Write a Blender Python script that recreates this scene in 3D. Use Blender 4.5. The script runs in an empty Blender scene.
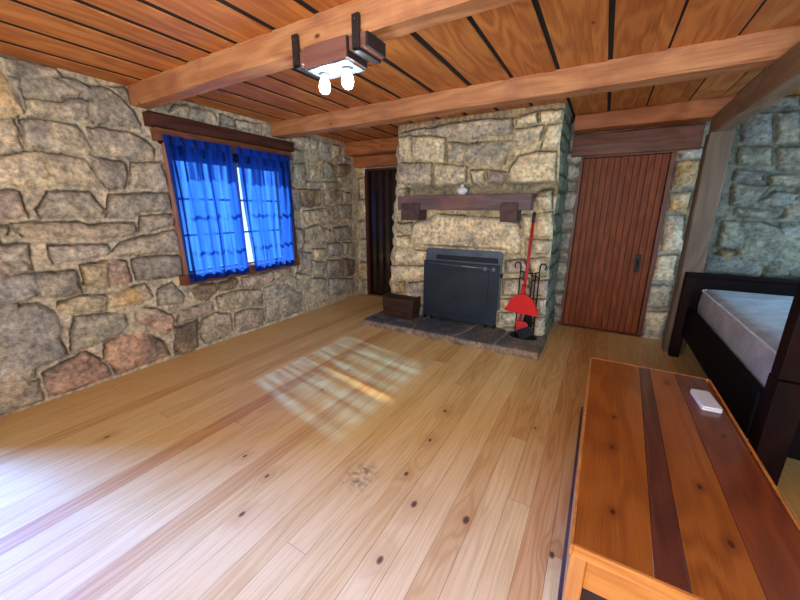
import bpy, bmesh, math, random
import numpy as np
from mathutils import Vector, Matrix

random.seed(7)
C = bpy.context.scene.collection
PI = math.pi

# ------------------------------------------------------------------ helpers
def s2l(c):
    return tuple((x / 12.92 if x <= .04045 else ((x + .055) / 1.055) ** 2.4) for x in [v / 255. for v in c])

def thing(name, label, cat, loc, group=None):
    o = bpy.data.objects.new(name, None); C.objects.link(o)
    o.location = loc; o.empty_display_size = .05
    o['label'] = label; o['category'] = cat
    if group: o['group'] = group
    return o

def origin_of(p):
    v = Vector((0, 0, 0))
    while p is not None:
        v = v + Vector(p.location); p = p.parent
    return v

def finish(me, name, mat, parent, base, smooth):
    """me has world-space vertices; link it under parent (same place) or at its own base."""
    if parent is not None:
        off = origin_of(parent); loc = Vector((0, 0, 0))
    else:
        off = Vector(base) if base is not None else Vector((0, 0, 0)); loc = off
    me.transform(Matrix.Translation(-off))
    if mat:
        for m in (mat if isinstance(mat, (list, tuple)) else [mat]): me.materials.append(m)
    o = bpy.data.objects.new(name, me); C.objects.link(o)
    o.parent = parent; o.location = loc
    if smooth:
        for p in me.polygons: p.use_smooth = True
    me.update()
    return o

def obj(name, bm, mat, parent=None, base=None, bevel=0, seg=2, smooth=False, label=None):
    bmesh.ops.recalc_face_normals(bm, faces=bm.faces)
    me = bpy.data.meshes.new(name); bm.to_mesh(me); bm.free()
    o = finish(me, name, mat, parent, base, smooth)
    if bevel:
        md = o.modifiers.new('bevel', 'BEVEL'); md.width = bevel; md.segments = seg
        md.limit_method = 'ANGLE'; md.angle_limit = math.radians(40)
    if label: o['label'] = label
    return o

def struct(o, label=None):
    o['kind'] = 'structure'
    if label: o['label'] = label
    return o

def tag(o, label, cat, group=None):
    o['label'] = label; o['category'] = cat
    if group: o['group'] = group
    return o

def rnd_layer(bm):
    return bm.verts.layers.float.get('rnd') or bm.verts.layers.float.new('rnd')

def box(bm, x0, x1, y0, y1, z0, z1, rnd=None, M=None):
    L = rnd_layer(bm) if rnd is not None else None
    vs = [bm.verts.new((x, y, z)) for x in (x0, x1) for y in (y0, y1) for z in (z0, z1)]
    for f in ((0, 1, 3, 2), (4, 6, 7, 5), (0, 4, 5, 1), (2, 3, 7, 6), (0, 2, 6, 4), (1, 5, 7, 3)):
        bm.faces.new([vs[i] for i in f])
    for v in vs:
        if L is not None: v[L] = rnd
        if M is not None: v.co = M @ v.co
    return vs

def NB(): return bmesh.new()

def bx(*a, **k):
    bm = NB(); box(bm, *a, **k); return bm

def prism(bm, pts, axis, a, b, rnd=None):
    """extrude 2-D outline pts along axis ('X': pts are y,z; 'Y': x,z; 'Z': x,y) from a to b"""
    def P(p, t):
        return {'X': (t, p[0], p[1]), 'Y': (p[0], t, p[1]), 'Z': (p[0], p[1], t)}[axis]
    if rnd is not None: rnd_layer(bm)
    A = [bm.verts.new(P(p, a)) for p in pts]; B = [bm.verts.new(P(p, b)) for p in pts]
    n = len(pts)
    bm.faces.new(A); bm.faces.new(list(reversed(B)))
    for i in range(n): bm.faces.new([A[i], B[i], B[(i + 1) % n], A[(i + 1) % n]])
    if rnd is not None:
        L = rnd_layer(bm)
        for v in A + B: v[L] = rnd

def tube(bm, pts, r, n=10, caps=True):
    """round bar through pts; r is a number or one radius per point"""
    pts = [Vector(p) for p in pts]; rs = r if isinstance(r, (list, tuple)) else [r] * len(pts)
    rings = []; up = None
    for i, p in enumerate(pts):
        t = (pts[min(i + 1, len(pts) - 1)] - pts[max(i - 1, 0)]).normalized()
        if up is None:
            up = Vector((0, 0, 1)) if abs(t.z) < .9 else Vector((1, 0, 0))
        u = t.cross(up).normalized(); w = u.cross(t).normalized(); up = w
        rings.append([bm.verts.new(p + (u * math.cos(2 * PI * k / n) + w * math.sin(2 * PI * k / n)) * rs[i]) for k in range(n)])
    for a, b in zip(rings, rings[1:]):
        for k in range(n): bm.faces.new([a[k], a[(k + 1) % n], b[(k + 1) % n], b[k]])
    if caps:
        bm.faces.new(rings[0]); bm.faces.new(list(reversed(rings[-1])))

def lathe(bm, c, prof, n=24, M=None):
    """profile of (radius, height) turned round the vertical through c"""
    rings = []
    for r, z in prof:
        rings.append([bm.verts.new((c[0] + r * math.cos(2 * PI * k / n), c[1] + r * math.sin(2 * PI * k / n), c[2] + z)) for k in range(n)])
    for a, b in zip(rings, rings[1:]):
        for k in range(n): bm.faces.new([a[k], a[(k + 1) % n], b[(k + 1) % n], b[k]])
    bm.faces.new(list(reversed(rings[0]))); bm.faces.new(rings[-1])
    if M is not None:
        for R in rings:
            for v in R: v.co = M @ v.co

# ------------------------------------------------------------------ numpy noise
def vnoise(x, y, seed=0):
    r = np.random.RandomState(seed); T = r.rand(256, 256)
    xi = np.floor(x).astype(int); yi = np.floor(y).astype(int)
    fx = x - xi; fy = y - yi
    fx = fx * fx * (3 - 2 * fx); fy = fy * fy * (3 - 2 * fy)
    g = lambda a, b: T[a % 256, b % 256]
    return (g(xi, yi) * (1 - fx) + g(xi + 1, yi) * fx) * (1 - fy) + (g(xi, yi + 1) * (1 - fx) + g(xi + 1, yi + 1) * fx) * fy

def fbm(x, y, oct=4, seed=0):
    s = 0; a = .5; t = 0
    for i in range(oct):
        s = s + a * vnoise(x * 2 ** i + 17 * i, y * 2 ** i + 5 * i, seed + i); t += a; a *= .5
    return s / t * 2 - 1

def sstep(a, b, x):
    t = np.clip((x - a) / (b - a), 0, 1); return t * t * (3 - 2 * t)

# ------------------------------------------------------------------ materials
class N:
    def __init__(self, name):
        self.m = bpy.data.materials.new(name); self.m.use_nodes = True
        self.t = self.m.node_tree; self.t.nodes.clear()
        self.out = self.n('ShaderNodeOutputMaterial')
    def n(self, typ, **k):
        o = self.t.nodes.new(typ)
        for a, b in k.items(): setattr(o, a, b)
        return o
    def put(self, sock, v):
        if v is None: return
        if isinstance(v, bpy.types.NodeSocket): self.t.links.new(v, sock)
        elif isinstance(v, (tuple, list)):
            sock.default_value = tuple(v) + (1,) if (len(v) == 3 and sock.type == 'RGBA') else tuple(v)
        else: sock.default_value = v
    def math(self, op, a, b=None, c=None, clamp=False):
        o = self.n('ShaderNodeMath', operation=op, use_clamp=clamp)
        self.put(o.inputs[0], a); self.put(o.inputs[1], b); self.put(o.inputs[2], c)
        return o.outputs[0]
    def vmath(self, op, a, b=None, s=None):
        o = self.n('ShaderNodeVectorMath', operation=op)
        self.put(o.inputs[0], a); self.put(o.inputs[1], b)
        if s is not None: self.put(o.inputs[3], s)
        return o.outputs[1] if op in ('LENGTH', 'DISTANCE', 'DOT_PRODUCT') else o.outputs[0]
    def mix(self, f, a, b, mode='MIX'):
        o = self.n('ShaderNodeMix', data_type='RGBA', blend_type=mode)
        self.put(o.inputs[0], f); self.put(o.inputs[6], a); self.put(o.inputs[7], b)
        return o.outputs[2]
    def ramp(self, f, stops):
        o = self.n('ShaderNodeValToRGB'); self.put(o.inputs[0], f)
        e = o.color_ramp.elements
        while len(e) < len(stops): e.new(.5)
        for k, (p, c) in zip(e, stops): k.position = p; k.color = tuple(c) + (1,)
        return o.outputs[0]
    def maprange(self, v, a, b, c=0., d=1.):
        o = self.n('ShaderNodeMapRange', interpolation_type='SMOOTHSTEP')
        for i, x in enumerate((v, a, b, c, d)): self.put(o.inputs[i], x)
        return o.outputs[0]
    def noise(self, v, scale, detail=4, rough=.55, dist=0., out=0):
        o = self.n('ShaderNodeTexNoise'); self.put(o.inputs['Vector'], v)
        o.inputs['Scale'].default_value = scale; o.inputs['Detail'].default_value = detail
        o.inputs['Roughness'].default_value = rough; o.inputs['Distortion'].default_value = dist
        return o.outputs[out]
    def coord(self): return self.n('ShaderNodeTexCoord').outputs['Object']
    def attr(self, name, out='Fac'): return self.n('ShaderNodeAttribute', attribute_name=name).outputs[out]
    def sep(self, v): return self.n_out('ShaderNodeSeparateXYZ', v)
    def n_out(self, t, v):
        o = self.n(t); self.put(o.inputs[0], v); return o.outputs
    def comb(self, x, y, z):
        o = self.n('ShaderNodeCombineXYZ')
        for i, v in enumerate((x, y, z)): self.put(o.inputs[i], v)
        return o.outputs[0]
    def bump(self, h, strength=.3, dist=.01):
        o = self.n('ShaderNodeBump'); o.inputs['Strength'].default_value = strength
        o.inputs['Distance'].default_value = dist; self.put(o.inputs['Height'], h)
        return o.outputs[0]
    def bsdf(self, color, rough=.5, metal=0., normal=None, spec=.5, coat=0., coatr=.1, **kw):
        p = self.n('ShaderNodeBsdfPrincipled')
        self.put(p.inputs['Base Color'], color); self.put(p.inputs['Roughness'], rough)
        self.put(p.inputs['Metallic'], metal); self.put(p.inputs['Specular IOR Level'], spec)
        self.put(p.inputs['Coat Weight'], coat); self.put(p.inputs['Coat Roughness'], coatr)
        if normal is not None: self.put(p.inputs['Normal'], normal)
        for k, v in kw.items(): self.put(p.inputs[k], v)
        self.t.links.new(p.outputs[0], self.out.inputs[0])
        return p

def mat_plain(name, c, rough=.5, metal=0., var=.15, scale=9, bump=.0, spec=.5, coat=0.):
    k = N(name); co = k.coord(); c = s2l(c)
    f = k.noise(co, scale, 5)
    col = k.ramp(f, [(.3, [x * (1 - var) for x in c]), (.7, [min(1, x * (1 + var)) for x in c])])
    k.bsdf(col, rough, metal, k.bump(k.noise(co, scale * 6, 4), bump, .004) if bump else None, spec, coat)
    return k.m

def mat_wood(name, ca, cb, axis='Y', scale=1., rough=.5, spec=.4, coat=0., use_rnd=False, vary=.35, knots=.0, kcol=(60, 30, 15), stain=None, bump=.15, grain=.28, spots=()):
    k = N(name); co = k.coord(); ca = s2l(ca); cb = s2l(cb)
    if use_rnd:
        r = k.attr('rnd')
        co = k.vmath('ADD', co, k.comb(k.math('MULTIPLY', r, 31.7), k.math('MULTIPLY', r, 57.3), k.math('MULTIPLY', r, 13.1)))
    st = [14, 14, 14]; st['XYZ'.index(axis)] = .9
    v = k.vmath('MULTIPLY', co, tuple(s * scale for s in st))
    warp = k.noise(k.vmath('MULTIPLY', co, tuple((2.2 if s > 2 else .8) * scale for s in st)), 1., 2)
    rings = k.math('SINE', k.math('MULTIPLY', k.math('ADD', k.noise(v, .42, 2, .4), k.math('MULTIPLY', warp, 1.4)), 34))
    rings = k.math('MULTIPLY_ADD', rings, .5, .5)
    fine = k.noise(k.vmath('MULTIPLY', co, tuple((160 if s > 2 else 4) * scale for s in st)), 1., 3)
    f = k.math('ADD', k.math('MULTIPLY', rings, grain), k.math('MULTIPLY', fine, 1 - grain))
    col = k.ramp(f, [(.22, cb), (.66, ca)])
    col = k.mix(k.maprange(warp, .35, .65), col, k.mix(.35, col, cb))
    if use_rnd:
        w = k.n('ShaderNodeTexWhiteNoise', noise_dimensions='1D'); k.put(w.inputs['W'], k.math('MULTIPLY', r, 913.))
        col = k.mix(k.math('MULTIPLY', w.outputs['Value'], vary), col, k.mix(.6, col, tuple(x * .35 for x in cb)))
    if knots:
        vo = k.n('ShaderNodeTexVoronoi'); ks = [2.6, 2.6, 2.6]; ks['XYZ'.index(axis)] = 1.5
        k.put(vo.inputs['Vector'], k.vmath('MULTIPLY', co, tuple(ks))); vo.inputs['Scale'].default_value = 1.6
        kk = k.maprange(vo.outputs['Distance'], .03, .03 + knots, 1., 0.)
        col = k.mix(kk, col, s2l(kcol))
    if stain:
        col = k.mix(k.maprange(k.noise(co, 3.1, 4), .45, .7), col, k.mix(.6, col, s2l(stain)))
    for sx, sy, sr in spots:
        dd = k.vmath('LENGTH', k.vmath('MULTIPLY', k.vmath('SUBTRACT', k.coord(), (sx, sy, 0)), (1., .55, 0.)))
        col = k.mix(k.maprange(dd, sr, sr * 3.2, .55, 0.), col, s2l((104, 50, 18)))
        col = k.mix(k.maprange(dd, sr * .45, sr, .9, 0.), col, s2l(kcol))
    k.bsdf(col, rough, 0, k.bump(f, bump, .003), spec, coat)
    return k.m

def mat_stone(name, rough=.85, spec=.25, fine=1.):
    k = N(name); co = k.coord()
    c = k.attr('Col', 'Color')
    n1 = k.noise(co, 26, 6, .65); n2 = k.noise(co, 120, 3, .6); n3 = k.noise(co, 6.5, 4, .6)
    c = k.mix(1., c, k.ramp(n1, [(.28, (.48, .47, .46)), (.5, (1, 1, 1)), (.70, (1.42, 1.38, 1.30))]), 'MULTIPLY')
    c = k.mix(.85, c, k.ramp(n3, [(.30, (.58, .60, .64)), (.5, (1, 1, 1)), (.68, (1.24, 1.20, 1.10))]), 'MULTIPLY')
    c = k.mix(k.maprange(n2, .58, .70), c, k.mix(.45, c, (.05, .05, .045)))
    h = k.math('ADD', k.math('MULTIPLY', n1, 1.), k.math('MULTIPLY', n2, .35))
    k.bsdf(c, rough, 0, k.bump(h, .9, .016 * fine), spec)
    return k.m

# ------------------------------------------------------------------ stones seen on each wall: (tone, u, v, u, v, ...) in metres along and up the wall
LEFT=[('y',0.858,2.506,0.915,2.502,0.909,2.404,0.928,2.311,0.955,2.178,0.893,2.139,0.777,2.114),('t',0.931,2.501,1.037,2.51,1.184,2.513,1.212,2.482,1.14,2.456,0.999,2.421,0.95,2.418,0.922,2.422),('g',0.998,2.407,1.152,2.462,1.239,2.447,1.312,2.394,1.269,2.355,1.179,2.314,1.066,2.297,0.994,2.287,0.991,2.34),('k',0.916,2.394,0.985,2.401,0.98,2.286,0.968,2.193,0.942,2.308),('g',0.996,2.254,1.062,2.274,1.185,2.285,1.304,2.349,1.351,2.336,1.343,2.225,1.251,2.196,1.153,2.176,1.043,2.176,0.996,2.206),('k',1.222,2.475,1.304,2.478,1.36,2.452,1.364,2.393,1.325,2.398,1.262,2.446),('k',1.379,2.45,1.507,2.474,1.583,2.429,1.654,2.337,1.69,2.232,1.684,2.198,1.541,2.193,1.374,2.182,1.355,2.235,1.367,2.354),('t',1.537,2.489,1.64,2.509,1.643,2.402,1.586,2.45),('g',0.772,2.093,0.885,2.122,0.9,2.05,0.893,1.927,0.827,1.905,0.732,1.897),('g',0.93,2.118,1.014,2.14,1.123,2.141,1.239,2.146,1.267,2.101,1.3,1.96,1.265,1.941,1.141,1.933,0.995,1.935,0.922,1.937),('t',1.316,2.134,1.421,2.151,1.592,2.153,1.709,2.115,1.772,2.053,1.757,1.965,1.584,1.935,1.438,1.94,1.333,1.958,1.324,2.051),('y',0.704,1.828,0.911,1.907,0.976,1.907,1.022,1.793,1.022,1.684,0.849,1.66,0.817,1.686,0.669,1.655),('t',0.99,1.909,1.114,1.902,1.241,1.889,1.301,1.779,1.339,1.678,1.226,1.68,1.036,1.681,1.029,1.793),('k',1.279,1.922,1.525,1.896,1.53,1.797,1.483,1.685,1.379,1.668,1.319,1.741),('g',1.58,1.892,1.833,1.934,1.844,1.704,1.645,1.693,1.539,1.709),('p',0.663,1.627,0.814,1.625,0.824,1.515,0.836,1.447,0.742,1.44,0.623,1.434),('g',0.978,1.623,1.23,1.633,1.279,1.538,1.306,1.497,1.28,1.452,1.133,1.442,0.913,1.437,0.902,1.497),('k',1.37,1.618,1.836,1.657,1.846,1.49,1.568,1.481,1.499,1.424,1.317,1.428,1.341,1.518),('t',0.755,1.396,1.094,1.403,1.184,1.372,1.507,1.38,1.514,1.308,1.375,1.267,1.119,1.284,0.853,1.282,0.793,1.303),('g',1.564,1.434,1.848,1.444,1.832,1.345,1.557,1.299),('g',0.585,1.25,0.795,1.238,0.778,1.129,0.564,1.151),('g',0.561,1.137,0.777,1.114,0.772,1.062,0.689,1.055,0.548,1.07),('b',0.917,1.218,1.27,1.207,1.275,1.137,1.239,1.113,1.069,1.101,0.924,1.091,0.904,1.137),('g',1.39,1.219,1.847,1.295,1.844,1.098,1.501,1.095,1.355,1.1,1.299,1.128),('o',1.068,1.051,1.247,1.06,1.211,0.84,1.154,0.84,1.07,0.889,1.064,0.972),('r',1.265,1.062,1.383,1.042,1.385,0.854,1.231,0.85),('k',1.436,1.044,1.517,1.07,1.855,1.043,1.834,0.851,1.541,0.84,1.436,0.871),('b',0.54,1.034,0.788,1.021,0.785,0.939,0.754,0.851,0.647,0.847,0.498,0.831),('k',0.804,1.02,1.019,1.006,1.026,0.893,1.023,0.84,0.908,0.827,0.766,0.844),('y',0.614,1.394,0.727,1.379,0.709,1.323,0.599,1.321),('b',0.488,0.783,0.691,0.806,0.756,0.79,0.831,0.722,0.847,0.574,0.825,0.494,0.841,0.334,0.73,0.307,0.59,0.3,0.405,0.382),('y',0.891,0.78,1.029,0.803,1.171,0.76,1.152,0.655,1.003,0.664,0.871,0.699),('y',1.198,0.77,1.494,0.812,1.541,0.683,1.343,0.648,1.177,0.653),('e',0.952,0.636,1.113,0.615,1.297,0.577,1.287,0.463,1.196,0.389,1.106,0.381,0.979,0.358,0.874,0.348,0.908,0.489),('r',1.387,0.59,1.536,0.552,1.681,0.448,1.672,0.32,1.582,0.276,1.465,0.389,1.388,0.438,1.374,0.512),('k',1.599,0.729,1.735,0.78,1.822,0.635,1.798,0.565,1.585,0.576),('O',1.099,0.343,1.216,0.371,1.453,0.318,1.567,0.186,1.587,0.045,1.318,0.031,1.136,0.032,1.08,0.193),('R',0.689,0.237,0.955,0.32,1.025,0.234,1.078,0.127,1.079,0.032,0.866,0.022,0.692,0.02),('t',0.396,0.337,0.595,0.257,0.624,0.139,0.62,0.03,0.466,0.015,0.33,0.019),('d',1.876,0.674,2.003,0.704,2.183,0.692,2.182,0.604,2.068,0.54,1.963,0.553),('d',2.218,0.686,2.409,0.711,2.447,0.648,2.367,0.595,2.206,0.604),('p',2.531,0.69,2.958,0.711,2.977,0.592,2.751,0.545,2.531,0.588),('t',2.176,0.53,2.467,0.553,2.761,0.506,2.759,0.29,2.383,0.332,2.188,0.394),('p',1.745,0.487,2.102,0.488,2.111,0.396,1.972,0.356,1.721,0.36),('D',1.696,0.303,1.92,0.327,1.877,0.022,1.787,0.003,1.651,0.027),('t',1.97,0.312,2.133,0.35,2.299,0.293,2.292,0.098,2.214,0.052,1.97,0.037,1.932,0.164),('p',2.367,0.275,2.543,0.293,2.759,0.238,2.733,0.035,2.344,0.048),('w',2.814,0.509,3.141,0.557,3.122,0.316,2.826,0.355),('g',2.829,0.303,3.006,0.274,2.979,0.035,2.789,0.05),('g',3.186,0.578,3.433,0.541,3.415,0.365,3.179,0.414),('k',3.175,0.385,3.412,0.336,3.384,0.053,3.032,0.049),('t',2.997,0.71,3.247,0.714,3.246,0.601,2.993,0.594),('g',3.449,2.426,3.799,2.479,3.81,2.317,3.532,2.337),('k',3.379,2.291,3.664,2.278,3.668,2.165,3.481,2.127),('t',3.836,2.464,3.972,2.464,3.931,2.312,3.839,2.321),('b',4.001,2.446,4.218,2.456,4.189,2.318,4.006,2.306),('t',4.269,2.441,4.476,2.459,4.414,2.255,4.255,2.256),('g',4.493,2.303,4.693,2.29,4.69,2.236,4.488,2.234),('e',3.478,2.098,3.678,2.108,3.688,1.887,3.593,1.814,3.451,1.85),('y',3.775,2.151,3.99,2.197,4.033,1.956,3.771,1.937),('e',4.085,2.197,4.29,2.159,4.275,1.962,4.065,1.959),('d',4.344,2.165,4.688,2.213,4.694,2.083,4.354,2.029),('y',4.35,1.982,4.636,2.055,4.705,1.914,4.425,1.897),('g',3.667,1.865,3.964,1.895,3.957,1.822,3.679,1.819),('t',4.006,1.898,4.377,1.91,4.445,1.835,4.015,1.79),('d',3.533,1.769,3.953,1.777,3.948,1.596,3.759,1.523,3.572,1.545),('t',4.03,1.757,4.409,1.798,4.431,1.63,4.052,1.574),('g',4.478,1.776,4.683,1.758,4.674,1.608,4.468,1.631),('e',4.361,1.567,4.695,1.584,4.68,1.336,4.388,1.369),('y',3.596,1.468,4.069,1.515,4.133,1.374,3.616,1.338),('k',3.324,1.795,3.511,1.762,3.514,1.495,3.378,1.495),('k',4.097,1.544,4.313,1.572,4.359,1.364,4.177,1.343),('t',3.606,1.235,3.874,1.272,4.136,1.164,4.106,1.029,3.776,0.967,3.554,1.035),('y',3.612,1.468,3.858,1.49,3.839,1.356,3.646,1.314),('g',3.898,1.466,4.253,1.413,4.203,1.27,3.922,1.329),('e',4.214,1.207,4.675,1.242,4.661,1.001,4.241,1.032),('t',4.423,0.967,4.693,0.931,4.681,0.712,4.432,0.769),('g',3.446,0.916,3.698,0.865,3.641,0.632,3.418,0.641),('y',3.744,0.923,4.019,0.909,3.977,0.767,3.767,0.792),('b',4.06,0.983,4.364,0.971,4.328,0.753,4.063,0.783),('t',3.694,0.753,3.965,0.706,3.948,0.506,3.673,0.525),('k',4.02,0.725,4.366,0.682,4.305,0.42,4.018,0.468),('D',4.427,0.702,4.7,0.64,4.662,0.39,4.407,0.403),('g',3.383,0.613,3.627,0.548,3.57,0.313,3.326,0.364),('t',3.67,0.49,3.981,0.436,3.926,0.24,3.615,0.278),('b',4.035,0.427,4.658,0.319,4.621,0.09,4.025,0.15),('t',3.013,0.717,3.264,0.703,3.303,0.563,3.02,0.543),('k',2.982,0.499,3.297,0.506,3.309,0.318,3.016,0.311),('k',3.427,1.248,3.565,1.218,3.521,0.937,3.412,0.948),('g',2.041,2.468,2.154,2.496,2.138,2.393,1.979,2.394),('t',2.179,2.482,2.403,2.495,2.446,2.369,2.159,2.381),('e',2.494,2.486,2.627,2.464,2.635,2.385,2.49,2.378),('t',2.68,2.464,2.994,2.485,2.982,2.394,2.669,2.381),]
CHIM=[('Y',-2.396,2.389,-2.215,2.4,-2.194,2.122,-2.385,2.12),('T',-2.197,2.384,-1.955,2.369,-1.748,2.321,-1.748,2.056,-2.017,2.073,-2.187,2.129),('t',-2.018,2.445,-1.701,2.478,-1.285,2.468,-0.973,2.443,-0.972,2.282,-1.216,2.281,-1.476,2.267,-1.758,2.347,-1.99,2.412),('t',-2.359,2.438,-2.025,2.46,-2.014,2.414,-2.341,2.407),('Y',-0.955,2.441,-0.73,2.472,-0.727,2.367,-0.935,2.364),('Y',-0.707,2.47,-0.495,2.465,-0.501,2.362,-0.697,2.368),('G',-0.945,2.332,-0.656,2.343,-0.686,2.206,-0.903,2.152,-0.964,2.252),('Y',-0.632,2.333,-0.487,2.336,-0.49,2.118,-0.66,2.12,-0.658,2.223),('T',-1.717,2.278,-1.474,2.237,-1.158,2.24,-0.946,2.221,-0.991,2.13,-1.034,1.984,-1.194,1.968,-1.493,2.007,-1.715,2.039),('Y',-0.971,1.949,-0.875,2.065,-0.724,2.091,-0.516,2.075,-0.491,1.78,-0.744,1.769,-1.006,1.773),('t',-2.378,2.084,-1.92,2.056,-1.9,1.788,-2.082,1.794,-2.397,1.836),('T',-1.9,2.049,-1.618,2.014,-1.467,1.986,-1.474,1.817,-1.608,1.779,-1.886,1.788),('G',-1.422,1.942,-1.257,1.947,-1.247,1.794,-1.389,1.786),('p',-1.23,1.945,-0.985,1.893,-1.032,1.787,-1.22,1.793),('y',-0.636,1.699,-0.513,1.708,-0.49,1.502,-0.648,1.489,-0.676,1.648),('T',-2.417,1.746,-2.265,1.773,-2.264,1.707,-2.397,1.701),('Y',-0.644,1.452,-0.488,1.478,-0.454,1.214,-0.62,1.207),('Y',-0.801,1.436,-0.68,1.451,-0.67,1.205,-0.753,1.202),('T',-2.148,1.33,-1.828,1.444,-1.04,1.407,-0.817,1.354,-0.776,1.195,-0.786,1.003,-0.95,0.991,-1.01,1.017,-1.442,1.007,-1.958,1.019,-2.099,1.018,-2.195,1.139),('y',-2.418,1.325,-2.193,1.329,-2.192,1.228,-2.3,1.191,-2.426,1.205),('Y',-2.418,1.14,-2.23,1.165,-2.228,1.011,-2.418,0.983),('Y',-2.438,0.934,-1.976,0.978,-1.972,0.809,-2.46,0.771),('Y',-2.522,0.727,-1.971,0.772,-1.986,0.586,-2.523,0.532),('o',-2.523,0.498,-2.297,0.523,-2.304,0.356,-2.504,0.331),('p',-2.249,0.511,-1.992,0.555,-1.998,0.27,-2.095,0.256,-2.255,0.336),('T',-0.737,1.178,-0.455,1.176,-0.439,1.025,-0.72,0.992),('p',-0.939,0.922,-0.727,0.952,-0.659,0.811,-0.926,0.757),('y',-0.689,0.955,-0.435,0.987,-0.412,0.777,-0.616,0.757),('t',-0.95,0.696,-0.651,0.727,-0.635,0.549,-0.949,0.493),('p',-0.625,0.715,-0.408,0.737,-0.403,0.563,-0.609,0.537),('T',-0.961,0.448,-0.63,0.492,-0.618,0.369,-0.966,0.317),('t',-0.592,0.497,-0.411,0.521,-0.418,0.339,-0.573,0.315),('W',-0.963,0.273,-0.614,0.327,-0.601,0.187,-0.967,0.123),('t',-0.57,0.273,-0.414,0.298,-0.414,0.035,-0.575,0.034),('k',-0.934,0.089,-0.619,0.146,-0.599,-0.073,-0.922,-0.074),('t',-2.462,0.284,-2.283,0.308,-2.282,0.082,-2.463,0.053),('t',-2.262,0.189,-1.997,0.227,-2.014,0.079,-2.262,0.058),]
BACK=[('w',0.587,2.122,0.783,2.118,0.79,2.019,0.62,2.018),('o',0.591,1.998,0.784,1.997,0.792,1.721,0.595,1.713),('o',0.59,1.677,0.777,1.685,0.765,1.488,0.601,1.475),('t',0.595,1.442,0.75,1.443,0.801,1.045,0.609,1.033),('y',0.584,0.97,0.764,1.004,0.777,0.715,0.573,0.693),('t',0.557,0.627,0.77,0.651,0.777,0.395,0.568,0.364),('g',0.576,0.308,0.786,0.34,0.79,-0.069,0.587,-0.011),('b',1.034,2.422,1.248,2.395,1.295,2.127,1.074,2.147),('b',1.272,2.392,1.429,2.386,1.488,2.11,1.33,2.109),('w',1.137,2.529,1.394,2.521,1.414,2.429,1.133,2.452),('e',1.07,2.102,1.31,2.088,1.347,1.903,1.076,1.935),('g',1.34,2.08,1.627,2.056,1.671,1.854,1.382,1.875),('b',1.085,1.888,1.302,1.86,1.29,1.793,1.083,1.784),('t',1.331,1.827,1.682,1.804,1.698,1.729,1.544,1.703,1.348,1.741),('g',1.084,1.754,1.365,1.728,1.297,1.593,1.102,1.544),('b',1.41,1.677,1.575,1.641,1.513,1.508,1.307,1.569),('k',1.156,1.512,1.4,1.495,1.385,1.406,1.148,1.438),('g',1.527,1.462,1.602,1.592,1.728,1.591,1.788,1.314,1.442,1.4),('e',1.076,1.388,1.366,1.375,1.805,1.236,1.868,0.95,1.272,0.899,1.236,1.093,1.081,1.103),('o',1.087,1.066,1.226,1.074,1.231,0.971,1.12,0.962),]
# knots in the floorboards: x, y, radius
KNOTS = [(-.866, 2.161, .04), (-.669, 1.286, .045), (-.4, 1.334, .05), (-1.941, 2.331, .03), (-1.904, 1.916, .03), (-1.758, 1.065, .03), (-1.5, 1.024, .03), (-1.397, .788, .035), (-.006, 1.359, .035), (-.819, 1.794, .035), (-.698, 3.558, .03), (-.809, 1.45, .035), (-2.734, .705, .035), (-.66, .949, .04), (-.231, 2.289, .025)]
BULB = 125.; E_REAR = 105.; E_DOOR = 190.; E_ALC = 36.; E_SUN = 15.; E_WORLD = 1.9; EXPO = 0.42

# ------------------------------------------------------------------ stone masonry (one displaced sheet per wall)
PAL = {'y': (206, 186, 142), 't': (184, 166, 134), 'g': (160, 150, 132), 'k': (118, 112, 102), 'b': (136, 138, 140), 'p': (172, 146, 130),
       'o': (196, 150, 78), 'r': (172, 132, 112), 'd': (138, 108, 74), 'D': (88, 74, 62), 'w': (176, 172, 162), 'e': (138, 140, 118),
       'O': (196, 144, 112), 'R': (168, 122, 102), 'Y': (226, 204, 156), 'T': (200, 180, 140), 'G': (150, 142, 126), 'W': (214, 208, 196)}
SEC = {'y': 'o', 't': 'k', 'g': 'y', 'k': 'g', 'b': 't', 'p': 'k', 'o': 'y', 'r': 'y', 'd': 'D', 'D': 'd', 'w': 'k', 'e': 'k', 'O': 'D', 'R': 'k', 'Y': 'T', 'T': 'k', 'G': 'Y', 'W': 'g'}

_mean = np.array((214, 205, 184)); _meanc = np.array((250, 236, 200))
for _k in list(PAL):
    f_ = .62 if _k in 'orROdD' else .5
    PAL[_k] = tuple(np.array(PAL[_k]) * f_ + (_meanc if _k in 'YTGW' else _mean) * (1 - f_))

def courses(u0, u1, v0, v1, cols, seed, skip=(), hs=(.13, .27), ws=(.18, .5)):
    """random coursed rubble between u0..u1, v0..v1, leaving out the rectangles in skip"""
    R = random.Random(seed); out = []; v = v0
    while v < v1:
        h = R.uniform(*hs); u = u0 - R.uniform(0, .2)
        while u < u1:
            w = R.uniform(*ws); w = u1 - u + .001 if u1 - u - w < .1 else w; c = (u + w / 2, v + h / 2)
            if not any(a < c[0] < b and d < c[1] < e for a, b, d, e in skip):
                g = .012; j = lambda: R.uniform(-.018, .018)
                p = []
                for (a, b) in ((u + g, v + g), (u + w * .5, v + g), (u + w - g, v + g), (u + w - g, v + h * .5), (u + w - g, v + h - g), (u + w * .5, v + h - g), (u + g, v + h - g), (u + g, v + h * .5)):
                    p += [a + j(), b + j()]
                out.append((R.choice(cols),) + tuple(p))
            u += w
        v += h
    return out

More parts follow.
